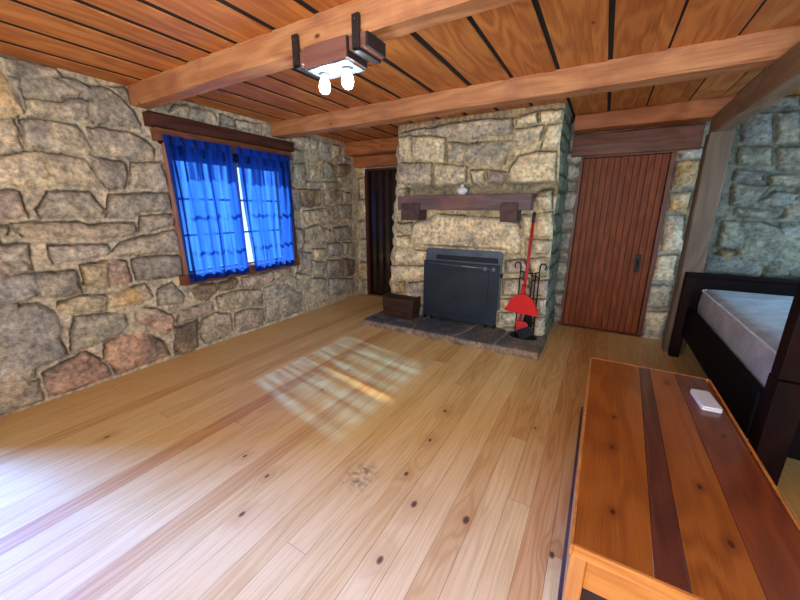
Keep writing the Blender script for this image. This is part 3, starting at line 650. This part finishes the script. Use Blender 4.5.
for side in (0, 1):
    r = .012
    Yg, Z2 = np.meshgrid(np.arange(YF + .002, 4.90, r), np.arange(0, 2.56, .011))
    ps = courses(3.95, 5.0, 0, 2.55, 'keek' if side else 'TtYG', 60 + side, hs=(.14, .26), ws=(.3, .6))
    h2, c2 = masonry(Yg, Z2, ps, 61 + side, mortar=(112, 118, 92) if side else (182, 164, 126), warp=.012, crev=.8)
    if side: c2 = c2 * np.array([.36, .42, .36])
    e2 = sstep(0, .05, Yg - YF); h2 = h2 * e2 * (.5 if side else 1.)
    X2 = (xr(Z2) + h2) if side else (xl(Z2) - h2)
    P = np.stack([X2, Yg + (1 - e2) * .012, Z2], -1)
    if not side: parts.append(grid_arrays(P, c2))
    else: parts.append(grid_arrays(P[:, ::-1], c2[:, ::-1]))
mesh_np('chimney_breast', parts, M_stone, fp)

# hearth of slate slabs with paler broken edges
u = np.arange(-2.68, -.315, .009); v = np.arange(-.085, .62, .009); U, V = np.meshgrid(u, v)
sl = [('h', -2.62, -.1, -2.30, -.1, -2.22, .25, -2.26, .63, -2.62, .63), ('h', -2.28, -.1, -1.86, -.1, -1.93, .2, -1.90, .63, -2.24, .63, -2.20, .25), ('h', -1.84, -.1, -1.48, -.1, -1.30, .18, -1.22, .63, -1.88, .63, -1.91, .2),
      ('h', -1.45, -.1, -.88, -.1, -.84, .63, -1.20, .63, -1.28, .18), ('H', -.86, -.1, -.33, -.1, -.33, .30, -.60, .28, -.83, .30), ('H', -.82, .315, -.6, .295, -.33, .315, -.33, .63, -.82, .63)]
PAL.update(h=(84, 86, 90), H=(118, 106, 92)); SEC.update(h='H', H='h')
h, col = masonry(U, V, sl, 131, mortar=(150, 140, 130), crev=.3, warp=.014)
XE0, XE1, YE = -2.60, -.40, 3.475
ov = np.maximum(np.maximum(-V, XE0 - U), np.maximum(U - XE1, 0)); ov = np.clip(ov, 0, .085)
wob = .018 * fbm(U * 5, V * 0 + 2, 3, 140)
Xh = np.clip(U, XE0, XE1) + .012 * fbm(V * 7, U * 0 + 5, 2, 141) * (np.abs(U + 1.5) > 1.0)
Yh = YE + np.maximum(V, 0) + wob * sstep(.2, 0, V); hh = np.minimum((h - .02) * .55, .004)
Zh = np.clip(.082 - ov, 0, 1) + np.where(ov > 0, 0, hh) * sstep(.0, .02, np.minimum(V, .5))
Yh = Yh - np.where(V < 0, hh, 0)
lip = sstep(-.002, -.02, V)[..., None]
col = col * (1 - lip) + (np.array(s2l((146, 128, 112))) * (1 + .3 * fbm(U * 12, V * 12, 3, 145))[..., None]) * lip
slate = mat_stone('slate', .6, .35)
mesh_np('hearth', [grid_arrays(np.stack([Xh, Yh, Zh], -1), col)], slate, fp)

M_mant = mat_wood('mantel_timber', (118, 94, 94), (86, 66, 68), 'X', .8, .5, .35, 0, False, 0, .03, (56, 34, 30), (146, 100, 82))
M_corb = mat_wood('corbel_timber', (96, 72, 68), (64, 46, 44), 'Y', .8, .6, .3)
mt = timber('mantel', 'X', -2.295, -.683, 3.85, 4.07, 1.497, 1.665, M_mant, '', 21, .005, .008, parent=fp)
for a, b in ((-2.228, -1.975), (-.985, -.808)):
    obj('corbel', bx(a, b, 3.815, 4.07, 1.372, 1.575), M_corb, mt, bevel=.008, label='dark squared corbel end under the mantel')

# ---- steel screen closing the firebox
M_scr = mat_plain('blued_steel', (84, 98, 112), .42, .55, var=.25, scale=4)
M_scrd = mat_plain('dark_steel', (42, 52, 62), .5, .5, var=.25, scale=4)
sc = thing('fireplace_screen', 'blue-grey steel fire screen standing on the hearth in front of the firebox', 'fire screen', (-1.46, 3.99, .09))
def rrect(x0, x1, z0, z1, r, n=5):
    out = []
    for cx, cz, a0 in ((x1 - r, z1 - r, 0), (x0 + r, z1 - r, 90), (x0 + r, z0 + r, 180), (x1 - r, z0 + r, 270)):
        for i in range(n + 1):
            a = math.radians(a0 + 90 * i / n); out.append((cx + r * math.cos(a), cz + r * math.sin(a)))
    return out
bm = NB(); prism(bm, rrect(-1.945, -.962, .30, 1.025, .035), 'Y', 4.0, 4.018); obj('back_plate', bm, M_scr, sc, bevel=.003)
bm = NB(); prism(bm, rrect(-1.965, -.985, .115, .865, .012), 'Y', 3.965, 4.0); pl = obj('door_panel', bm, M_scrd, sc, bevel=.004)
bm = NB(); prism(bm, rrect(-1.84, -1.10, .205, .775, .02), 'Y', 3.956, 3.966); obj('raised_panel', bm, M_scrd, pl, bevel=.004)
bm = NB(); prism(bm, rrect(-1.80, -1.01, .885, .945, .012), 'Y', 3.992, 4.001); obj('vent_slot', bm, mat_plain('slot_black', (14, 18, 24), .7), sc)
bm = NB(); tube(bm, [(-1.93, 3.955, .840), (-1.02, 3.955, .818)], .008, 8); obj('rail', bm, mat_plain('rail_steel', (128, 142, 156), .3, .8), sc, smooth=True, label='bright steel rail across the screen')
for x in (-1.145, -1.045):
    bm = NB(); box(bm, x - .02, x + .02, 3.945, 3.966, .795, .84); obj('latch', bm, mat_plain('latch_steel', (110, 122, 134), .35, .8), sc, bevel=.005)
for x in (-1.94, -1.84, -1.10, -1.0):
    bm = NB(); box(bm, x - .018, x + .018, 3.955, 4.03, .088, .128); obj('foot', bm, M_iron, sc, bevel=.004)
bm = NB(); box(bm, -.972, -.945, 3.975, 4.01, .72, .77); obj('hinge', bm, M_iron, sc, bevel=.004)

# ---- white vase with twigs on the mantel
M_china = mat_plain('white_china', (226, 230, 226), .2, var=.03, spec=.6)
va = thing('vase', 'small white china vase with dry twigs on the mantel', 'vase', (-1.468, 3.93, 1.667))
bm = NB(); lathe(bm, (-1.468, 3.93, 1.667), [(.032, 0), (.036, .006), (.062, .032), (.066, .048), (.058, .066), (.030, .080), (.018, .090), (.017, .104), (.022, .112), (.014, .112), (.012, .09)], 24)
obj('body', bm, M_china, va, smooth=True)
bm = NB()
for dx, dy, dz in ((-.055, 0, .20), (-.02, .012, .185), (.012, .0, .15), (-.07, -.01, .17)):
    tube(bm, [(-1.468, 3.93, 1.76), (-1.468 + dx * .4, 3.93 + dy, 1.667 + dz * .75), (-1.468 + dx, 3.93 + dy * 2, 1.667 + dz)], [.003, .0025, .0015], 5)
obj('twigs', bm, mat_plain('dry_twig', (110, 96, 62), .8), va)

# ---- dark wooden box on the hearth
M_box = mat_wood('dark_box_wood', (76, 50, 34), (44, 28, 20), 'X', 1.2, .55, .3, 0, True, .4)
kb = thing('kindling_box', 'dark brown wooden box on the left end of the hearth', 'box', (-2.235, 3.84, .085))
def taper(bm, x0, x1, y0, y1, z0, z1, s, rnd):
    vs = box(bm, x0, x1, y0, y1, z0, z1, rnd)
    for q in vs:
        if q.co.z > z0 + .01:
            q.co.x += s if q.co.x > (x0 + x1) / 2 else -s
for nm, a in (('side_panel', (-2.455, -2.43, 3.735, 3.95)), ('side_panel', (-2.04, -2.015, 3.735, 3.95))):
    bm = NB(); vs = box(bm, a[0], a[1], a[2], a[3], .09, .375, random.random())
    for q in vs:
        if q.co.z > .2: q.co.x += -.022 if a[0] < -2.2 else .022
    obj(nm, bm, M_box, kb, bevel=.004)
for nm, yy in (('front_panel', 3.735), ('back_panel', 3.928)):
    bm = NB(); n = 3
    for i in range(n):
        za = .09 + .09 * i; ws = .022 * i / 3; we = .022 * (i + 1) / 3
        vs = box(bm, -2.43, -2.04, yy, yy + .022, za, za + .087, random.random())
        for q in vs:
            e = we if q.co.z > za + .04 else ws
            q.co.x += e if q.co.x > -2.2 else -e
    obj(nm, bm, M_box, kb, bevel=.003)
obj('bottom_panel', bx(-2.43, -2.04, 3.755, 3.93, .09, .105, rnd=.4), M_box, kb)
bm = NB(); R = random.Random(4)
for i in range(7):
    y = 3.775 + .02 * i; z = .26 + .012 * R.random() + .03 * (i % 2)
    tube(bm, [(-2.40, y, z), (-2.07, y + R.uniform(-.01, .01), z + R.uniform(-.02, .02))], .012 + .006 * R.random(), 7)
st = obj('kindling', bm, mat_wood('kindling_wood', (120, 84, 56), (80, 52, 32), 'X', 1.5, .8), kb)
st['kind'] = 'stuff'

# ---- hearth tool stand
ts = thing('fire_tool_stand', 'black wrought-iron stand with two shepherd-crook hooks beside the fire screen', 'fire tool stand', (-.63, 3.84, .09))
bm = NB()
prism(bm, [(-.63 + .15 * math.cos(2 * PI * i / 28), 3.86 + .09 * math.sin(2 * PI * i / 28)) for i in range(28)], 'Z', .088, .112)
prism(bm, [(-.63 + .11 * math.cos(2 * PI * i / 28), 3.86 + .065 * math.sin(2 * PI * i / 28)) for i in range(28)], 'Z', .112, .135)
obj('base', bm, M_iron, ts, bevel=.004)
for s in (-1, 1):
    x = -.63 + s * .10; c = x + s * .032
    pts = [(x, 3.90, .12), (x, 3.90, .5), (x, 3.90, .90)] + [(c - s * .032 * math.cos(a), 3.90, .90 + .035 * math.sin(a)) for a in [PI * q / 8 for q in range(1, 9)]] + [(c + s * .030, 3.90, .885), (c + s * .018, 3.90, .872)]
    bm = NB(); tube(bm, pts, .0075, 8); obj('upright', bm, M_iron, ts, smooth=True)
bm = NB(); tube(bm, [(-.73, 3.90, .84), (-.68, 3.90, .825), (-.63, 3.90, .82), (-.58, 3.90, .825), (-.53, 3.90, .84)], .007, 8)
obj('cross_bar', bm, M_iron, ts, smooth=True)
for s in (-1, 1):
    bm = NB(); pts = []
    for q in range(26):
        a = q * .42; rr = .040 * (1 - q / 30); pts.append((-.63 + s * (.052 + rr * math.cos(a) * .9), 3.90, .765 + rr * math.sin(a)))
    tube(bm, pts, .005, 6); obj('scroll', bm, M_iron, ts, smooth=True)
# tools hanging from the bar
pk = thing('fire_poker', 'thin black iron poker hanging on the right of the tool stand', 'poker', (-.565, 3.885, .2))
bm = NB(); tube(bm, [(-.565, 3.885, .84), (-.565, 3.885, .24), (-.558, 3.885, .20)], [.007, .007, .003], 8); obj('shaft', bm, M_iron, pk, smooth=True)
bm = NB(); tube(bm, [(-.565, 3.885, .28), (-.535, 3.885, .265), (-.525, 3.885, .29)], [.006, .005, .002], 6); obj('hook', bm, M_iron, pk, smooth=True)
sv = thing('ash_shovel', 'black iron ash shovel hanging behind the red dustpan', 'shovel', (-.605, 3.915, .2))
bm = NB(); tube(bm, [(-.605, 3.915, .83), (-.605, 3.915, .36)], .007, 8); obj('handle', bm, M_iron, sv, smooth=True)
bm = NB(); prism(bm, [(-.65, .20), (-.56, .20), (-.555, .31), (-.585, .36), (-.625, .36), (-.655, .31)], 'Y', 3.91, 3.922); obj('blade', bm, M_iron, sv, bevel=.004)

# ---- red broom and its dustpan
M_red = mat_plain('red_plastic', (208, 16, 14), .55, var=.04, spec=.25)
M_redh = mat_plain('red_handle', (186, 34, 38), .45, var=.06, spec=.35)
M_blk = mat_plain('black_plastic', (24, 22, 24), .5)
br = thing('broom', 'red broom with black grip leaning upright against the right of the chimney', 'broom', (-.64, 3.76, .09))
top = Vector((-.650, 3.935, 1.475)); bot = Vector((-.655, 3.74, .30)); d = (top - bot)
bm = NB(); tube(bm, [bot, bot + d * .5, bot + d * .92], .0155, 12); obj('handle', bm, M_redh, br, smooth=True)
bm = NB(); tube(bm, [bot + d * .905, bot + d * .93, bot + d * .985, top], [.0165, .018, .018, .012], 12); obj('grip', bm, M_blk, br, smooth=True, label='black grip')
Mh = Matrix.Translation((-.635, 3.725, .268)) @ Matrix.Rotation(math.radians(-28), 4, 'Y')
bm = NB(); prism(bm, [(-.065, -.03), (.065, -.03), (.060, .015), (.02, .045), (-.02, .075), (-.03, .075), (-.055, .02)], 'Y', -.022, .022)
for q in bm.verts: q.co = Mh @ q.co
obj('head', bm, M_redh, br, bevel=.006)
bm = NB()
for i in range(14):
    for j in range(3):
        x = -.058 + .009 * i; y = -.014 + .014 * j
        tube(bm, [Mh @ Vector((x, y, -.028)), Mh @ Vector((x * 1.25, y * 1.1, -.140))], [.0042, .003], 5)
obj('bristles', bm, mat_plain('dark_bristle', (30, 38, 44), .8), br)
dp = thing('dustpan', 'bright red fan-shaped dustpan clipped to the broom handle', 'dustpan', (-.65, 3.72, .42))
pts = []
for i in range(15):
    a = PI * i / 14; pts.append((-.648 + .15 * math.cos(a) * (1 - .12 * math.sin(a)), .475 + .15 * math.sin(a)))
outl = [(-.823, .440), (-.815, .425), (-.478, .405), (-.47, .42), (-.476, .44)] + pts + [(-.812, .46)]
Mt = Matrix.Translation((0, 3.680, .42)) @ Matrix.Rotation(math.radians(-8), 4, 'X') @ Matrix.Translation((0, -3.715, -.42))
bm = NB(); prism(bm, outl, 'Y', 3.712, 3.717)
for q in bm.verts: q.co = Mt @ q.co
obj('pan', bm, M_red, dp, bevel=.002)
bm = NB(); n = len(outl)
path = [(p[0], 3.725, p[1]) for p in outl[4:] + outl[:1]]
for a, b in zip(path, path[1:]):
    va_ = [bm.verts.new((a[0], 3.70, a[2])), bm.verts.new((b[0], 3.70, b[2])), bm.verts.new((b[0], 3.762, b[2])), bm.verts.new((a[0], 3.762, a[2]))]
    bm.faces.new(va_)
bmesh.ops.remove_doubles(bm, verts=bm.verts, dist=.0005)
for q in bm.verts: q.co = Mt @ q.co
o = obj('rim', bm, M_red, dp); md = o.modifiers.new('thick', 'SOLIDIFY'); md.thickness = .004
bm = NB(); tube(bm, [(-.652, 3.715, .615), (-.653, 3.735, .67), (-.654, 3.755, .73)], [.022, .018, .017], 10); obj('clip', bm, M_red, dp, smooth=True)

# ------------------------------------------------------------------ light fitting on the first beam
M_fit = mat_wood('fitting_wood', (150, 104, 90), (116, 76, 66), 'X', 1., .5, .4)
M_fitd = mat_plain('fitting_iron', (58, 52, 52), .5, .5, bump=.2)
M_fend = mat_plain('dark_endgrain', (44, 34, 32), .6)
M_white = mat_plain('white_enamel', (72, 80, 88), .4, var=.02)
cl = thing('ceiling_light', 'wooden box light with two glowing bulbs strapped under the ceiling beam', 'ceiling light', (-1.42, 1.72, 2.376))
obj('mounting_board', bx(-1.665, -1.165, 1.635, 1.812, 2.305, 2.374), M_fit, cl, bevel=.006)
bxx = obj('box', bx(-1.575, -1.275, 1.615, 1.80, 2.268, 2.374), M_fit, cl, bevel=.004)
obj('end_face', bx(-1.2755, -1.268, 1.62, 1.795, 2.272, 2.37), M_fend, bxx, label='dark end face of the box')
obj('under_plate', bx(-1.567, -1.283, 1.623, 1.792, 2.262, 2.2685), M_white, bxx, label='white underside plate')
obj('end_cap', bx(-1.167, -1.152, 1.64, 1.808, 2.308, 2.372), M_fend, cl)
for x in (-1.645, -1.215):
    bm = NB(); w = .022
    box(bm, x - w, x + w, 1.618, 1.634, 2.292, 2.455); box(bm, x - w, x + w, 1.618, 1.822, 2.292, 2.305); box(bm, x - w, x + w, 1.812, 1.824, 2.292, 2.43)
    s = obj('strap', bm, M_fitd, cl, bevel=.003, label='black iron strap')
    for z in (2.33, 2.43):
        bm = NB(); lathe(bm, (0, 0, 0), [(.011, 0), (.010, .005), (.004, .008)], 10, Matrix.Translation((x, 1.618, z)) @ Matrix.Rotation(PI / 2, 4, 'X')); obj('bolt', bm, M_fitd, s)
k = N('bulb_glow'); e = k.n('ShaderNodeEmission'); e.inputs[0].default_value = (.80, .93, 1, 1); e.inputs[1].default_value = BULB
k.t.links.new(e.outputs[0], k.out.inputs[0]); M_bulb = k.m
for x in (-1.515, -1.345):
    bm = NB(); lathe(bm, (x, 1.71, 2.235), [(.026, .028), (.030, .016), (.022, .012), (.018, 0)], 18); sk = obj('socket', bm, mat_plain('socket_grey', (150, 156, 160), .4, .3), cl, smooth=True)
    bm = NB(); lathe(bm, (x, 1.71, 2.158), [(.004, 0), (.018, .004), (.029, .018), (.033, .036), (.030, .054), (.021, .074), (.016, .088)], 20)
    obj('bulb', bm, M_bulb, cl, smooth=True)

# ------------------------------------------------------------------ pine chest
M_lidA = mat_wood('chest_orange', (164, 92, 28), (128, 64, 16), 'Y', 1.1, .30, .5, .35, True, .2, 0, (58, 24, 10), spots=[(x - .38, y - 1.86, r) for x, y, r in ((.179, 1.91, .010), (.167, 1.633, .011), (.164, 1.232, .010), (.473, 2.5, .010), (.46, 1.538, .011), (.493, 1.285, .012), (.14, 2.4, .006))])
M_lidB = mat_wood('chest_redwood', (110, 54, 32), (74, 34, 20), 'Y', 1., .30, .5, .35, True, .3)
M_lidC = mat_wood('chest_brown', (132, 66, 30), (98, 44, 20), 'Y', 1., .30, .5, .35, True, .3, .02, (64, 26, 10))
M_side = mat_wood('chest_side', (214, 140, 58), (176, 100, 36), 'X', 1., .35, .5, .3, True, .2, .03, (90, 40, 12))
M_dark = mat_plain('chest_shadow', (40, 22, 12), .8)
ch = thing('pine_chest', 'long low pine chest with varnished multicoloured plank lid beside the dark bed', 'chest', (.38, 1.86, 0))
Y0, Y1, ZT = 1.02, 2.70, .45
def plank(a0, b0, a1, b1, m, nm, rnd):
    """lid plank whose near edge spans a0..b0 and far edge a1..b1"""
    bm = NB(); L = rnd_layer(bm); vs = []
    for z in (ZT - .028, ZT):
        for x, y in ((a0, Y0 + .012), (b0, Y0 + .012), (b1, Y1 - .012), (a1, Y1 - .012)):
            q = bm.verts.new((x, y, z)); q[L] = rnd; vs.append(q)
    for f in ((3, 2, 1, 0), (4, 5, 6, 7), (0, 1, 5, 4), (1, 2, 6, 5), (2, 3, 7, 6), (3, 0, 4, 7)): bm.faces.new([vs[i] for i in f])
    obj('lid_plank', bm, m, ch, bevel=.0015, label=nm)
g = .0008
plank(.053, .268 - g, .053, .342 - g, M_lidA, 'wide orange knotty plank', .11)
plank(.268 + g, .352 - g, .342 + g, .398 - g, M_lidB, 'narrow dark red plank', .31)
plank(.352 + g, .530 - g, .398 + g, .535 - g, M_lidA, 'orange knotty plank', .52)
plank(.530 + g, .708, .535 + g, .690, M_lidC, 'reddish brown plank', .73)
bm = NB()
box(bm, .042, .0525, Y0, Y1, ZT - .04, ZT + .001, .2); box(bm, .0525, .72, Y0, Y0 + .0115, ZT - .04, ZT + .001, .4)
box(bm, .7085, .72, Y0 + .0115, Y1, ZT - .04, ZT + .001, .6); box(bm, .0525, .7085, Y1 - .0115, Y1, ZT - .04, ZT + .001, .8)
obj('lid_edging', bm, M_side, ch, bevel=.002)
for x, y in ((.048, Y0 + .006), (.666, Y0 + .006), (.048, Y1 - .054), (.666, Y1 - .054)):
    obj('corner_post', bx(x, x + .048, y, y + .048, .03, ZT - .04, rnd=random.random()), mat_wood('post_pine', (214, 150, 76), (180, 108, 48), 'Z', 1., .4, .4, .2, True, .2), ch, bevel=.003)
for y in (Y0 + .012, Y1 - .036):
    obj('rail', bx(.096, .666, y, y + .024, ZT - .165, ZT - .04, rnd=.35), M_side, ch, bevel=.003)
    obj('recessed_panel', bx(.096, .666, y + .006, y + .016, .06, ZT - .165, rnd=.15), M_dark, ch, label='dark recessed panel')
    obj('rail', bx(.096, .666, y, y + .024, .03, .09, rnd=.65), M_side, ch, bevel=.003)
for x in (.050, .694):
    bm = NB()
    for i in range(3): box(bm, x, x + .018, Y0 + .054, Y1 - .054, .035 + .125 * i, .157 + .125 * i, random.random())
    obj('side_panel', bm, mat_wood('side_pine', (206, 156, 100), (176, 116, 62), 'Y', 1., .4, .4, .2, True, .2), ch, bevel=.003)
bm = NB(); box(bm, .036, .726, Y0 - .004, Y0 + .03, 0, .034); box(bm, .036, .726, Y1 - .03, Y1 + .004, 0, .034); box(bm, .036, .066, Y0 + .03, Y1 - .03, 0, .034); box(bm, .696, .726, Y0 + .03, Y1 - .03, 0, .034)
obj('base_strip', bm, mat_wood('base_strip_dark', (96, 68, 62), (70, 46, 42), 'Y', 1., .5), ch, bevel=.003, label='dark strip round the base')  # dark strip along the foot of the chest

# ---- small white case on the lid
M_wp = mat_plain('white_plastic', (224, 226, 228), .35, var=.02, spec=.5)
wb = thing('white_case', 'small white rounded plastic case lying at the far end of the chest lid', 'case', (.624, 2.33, ZT))
Mw = Matrix.Translation((.624, 2.33, ZT)) @ Matrix.Rotation(math.radians(5), 4, 'Z')
def rr2(w, d, r, n=5):
    return [(p[0], p[1]) for p in rrect(-w, w, -d, d, r, n)]
for nm, z0, z1, s in (('tray', .001, .013, 0), ('lid', .0138, .027, -.0006)):
    bm = NB(); prism(bm, rr2(.045 + s, .105 + s, .012), 'Z', z0, z1)
    for q in bm.verts: q.co = Mw @ q.co
    obj(nm, bm, M_wp, wb, bevel=.0045, seg=3)

# ------------------------------------------------------------------ bed and mattress in the alcove
M_bed = mat_wood('bed_darkwood', (26, 14, 14), (14, 8, 9), 'X', 1., .6, .08)
M_bedv = mat_wood('bed_darkwood_upright', (34, 16, 15), (18, 9, 9), 'Z', 1., .6, .1)
M_rail = mat_wood('bed_rail_black', (16, 15, 18), (9, 9, 11), 'Y', 1., .7, .08)
bd = thing('bed', 'dark wooden bed frame in the alcove right of the chest', 'bed', (1.6, 3.3, 0))
XB1 = 2.45
obj('headboard', bx(.80, XB1, 4.325, 4.37, .30, .865), M_bed, bd, bevel=.008)
obj('head_rail', bx(.775, XB1 + .02, 4.315, 4.385, .855, .895), M_bed, bd, bevel=.008)
for x in (.778, XB1 - .08): obj('leg', bx(x, x + .085, 4.305, 4.392, 0, .855), M_bedv, bd, bevel=.006)
for x in (.84, XB1 - .06): obj('side_rail', bx(x, x + .05, 2.40, 4.305, .255, .545), M_rail, bd, bevel=.01)
for x in (.852, XB1 - .12): obj('leg', bx(x, x + .115, 2.265, 2.385, 0, .675), M_bedv, bd, bevel=.006)
obj('footboard', bx(.852, XB1, 2.275, 2.375, .678, 1.16), M_bedv, bd, bevel=.008)
obj('foot_rail', bx(.97, XB1 - .12, 2.30, 2.35, .255, .545), M_rail, bd, bevel=.006)
bm = NB()
for i in range(12): box(bm, .892, XB1 - .062, 2.45 + .155 * i, 2.53 + .155 * i, .415, .44)
obj('slat_base', bm, M_rail, bd)
def mattress_mat():
    k = N('quilted_grey_cover'); co = k.coord()
    n = k.noise(co, 7, 5, .6); f = k.noise(co, 160, 2)
    col = k.ramp(n, [(.3, s2l((150, 158, 166))), (.7, s2l((192, 198, 202)))])
    k.bsdf(col, .34, 0, k.bump(k.math('ADD', n, k.math('MULTIPLY', f, .08)), .5, .03), .55)
    return k.m
M_mat = mattress_mat()
mtt = thing('mattress', 'bare pale grey mattress lying in the dark bed frame', 'mattress', (1.65, 3.35, .442))
def pillowy(x0, x1, y0, y1, z0, z1, r, sag):
    bm = NB(); n = 60; rows = []
    A, B = (x1 - x0) / 2, (y1 - y0) / 2; cx, cy = (x0 + x1) / 2, (y0 + y1) / 2
    def rim(s, inset):
        pts = rrect(-A + inset, A - inset, -B + inset, B - inset, max(r - inset, .02), 8); return [(cx + p[0], cy + p[1]) for p in pts]
    prof = [(.03, z0), (.006, z0 + .02), (0, z0 + .06), (-.006, (z0 + z1) / 2), (0, z1 - .06), (.008, z1 - .03), (.03, z1 - .01), (.08, z1)] + [(.08 + i * .07, z1 + sag * math.sin(PI / 2 * min(1, i / 8))) for i in range(1, 9)]
    for ins, z in prof: rows.append([bm.verts.new((p[0], p[1], z)) for p in rim(0, ins)])
    m = len(rows[0])
    for a, b in zip(rows, rows[1:]):
        for i in range(m): bm.faces.new([a[i], a[(i + 1) % m], b[(i + 1) % m], b[i]])
    bm.faces.new(rows[0][::-1]); bm.faces.new(rows[-1])
    return bm, rim
bm, rim = pillowy(.905, XB1 - .07, 2.405, 4.30, .442, .765, .10, .012)
obj('cover', bm, M_mat, mtt, smooth=True)
for z in (.742, .475):
    bm = NB(); pts = rim(0, -.001); tube(bm, [(p[0], p[1], z) for p in pts + pts[:1]], .006, 6, False)
    obj('piping', bm, mat_plain('piping_grey', (206, 212, 216), .5), mtt, smooth=True)

# ------------------------------------------------------------------ light
def area(name, loc, rot, sx, sy, e, col, spread=180):
    l = bpy.data.lights.new(name, 'AREA'); l.shape = 'RECTANGLE'; l.size = sx; l.size_y = sy; l.energy = e; l.color = col; l.spread = math.radians(spread)
    o = bpy.data.objects.new(name, l); C.objects.link(o); o.location = loc; o.rotation_euler = rot; return o
R90 = PI / 2
area('rear_fill_light', (0, -1.62, 1.5), (R90 + .38, 0, 0), 2.5, 1.35, E_REAR, (.97, .97, .97))                       # added fill lamp in an invented opening behind the camera
area('doorway_light', (-7.5, -1.7, 3.0), (Vector((-1.9, .2, 0)) - Vector((-7.5, -1.7, 3.0))).to_track_quat('-Z', 'Y').to_euler(), 1.5, 1.5, E_DOOR, (.10, .25, 1.), 46)   # blue skylight through the side doorway
area('alcove_window_light', (2.62, 3.5, 1.65), (0, math.radians(60), 0), .9, 1.15, E_ALC, (.34, .66, 1.))                       # small window at the end of the alcove
sl_ = bpy.data.lights.new('sun', 'SUN'); sl_.energy = E_SUN; sl_.angle = math.radians(2.2); sl_.color = (1., .96, .93)
so = bpy.data.objects.new('sun', sl_); C.objects.link(so); so.location = (-8, 4, 6)
so.rotation_euler = Vector((1., -.20, -.80)).to_track_quat('-Z', 'Y').to_euler()
w = bpy.data.worlds.new('world'); bpy.context.scene.world = w; w.use_nodes = True
nt = w.node_tree; bg = nt.nodes['Background']
tc = nt.nodes.new('ShaderNodeTexCoord'); sp_ = nt.nodes.new('ShaderNodeSeparateXYZ'); rp = nt.nodes.new('ShaderNodeValToRGB')
nt.links.new(tc.outputs['Generated'], sp_.inputs[0]); nt.links.new(sp_.outputs[2], rp.inputs[0])
rp.color_ramp.elements[0].color = (.40, .62, 1, 1); rp.color_ramp.elements[1].color = (.34, .60, 1, 1); rp.color_ramp.elements[1].position = .6
nt.links.new(rp.outputs[0], bg.inputs[0]); bg.inputs[1].default_value = E_WORLD

# ------------------------------------------------------------------ camera (24 x 18 view, about 100 degrees wide)
cam = bpy.data.cameras.new('camera'); cam.sensor_width = 36; cam.lens = 36 * 338.58 / 800; cam.clip_start = .02
co = bpy.data.objects.new('camera', cam); C.objects.link(co)
yaw, pitch = .530888, .260764
fw = Vector((-math.sin(yaw) * math.cos(pitch), math.cos(yaw) * math.cos(pitch), -math.sin(pitch)))
rt = Vector((math.cos(yaw), math.sin(yaw), 0)); up = rt.cross(fw)
M = Matrix((rt, up, -fw)).transposed().to_4x4(); M.translation = (0, 0, 1.5)
co.matrix_world = M
bpy.context.scene.camera = co
vs_ = bpy.context.scene.view_settings
vs_.view_transform = 'Standard'; vs_.look = 'None'; vs_.exposure = EXPO; vs_.gamma = 1.0
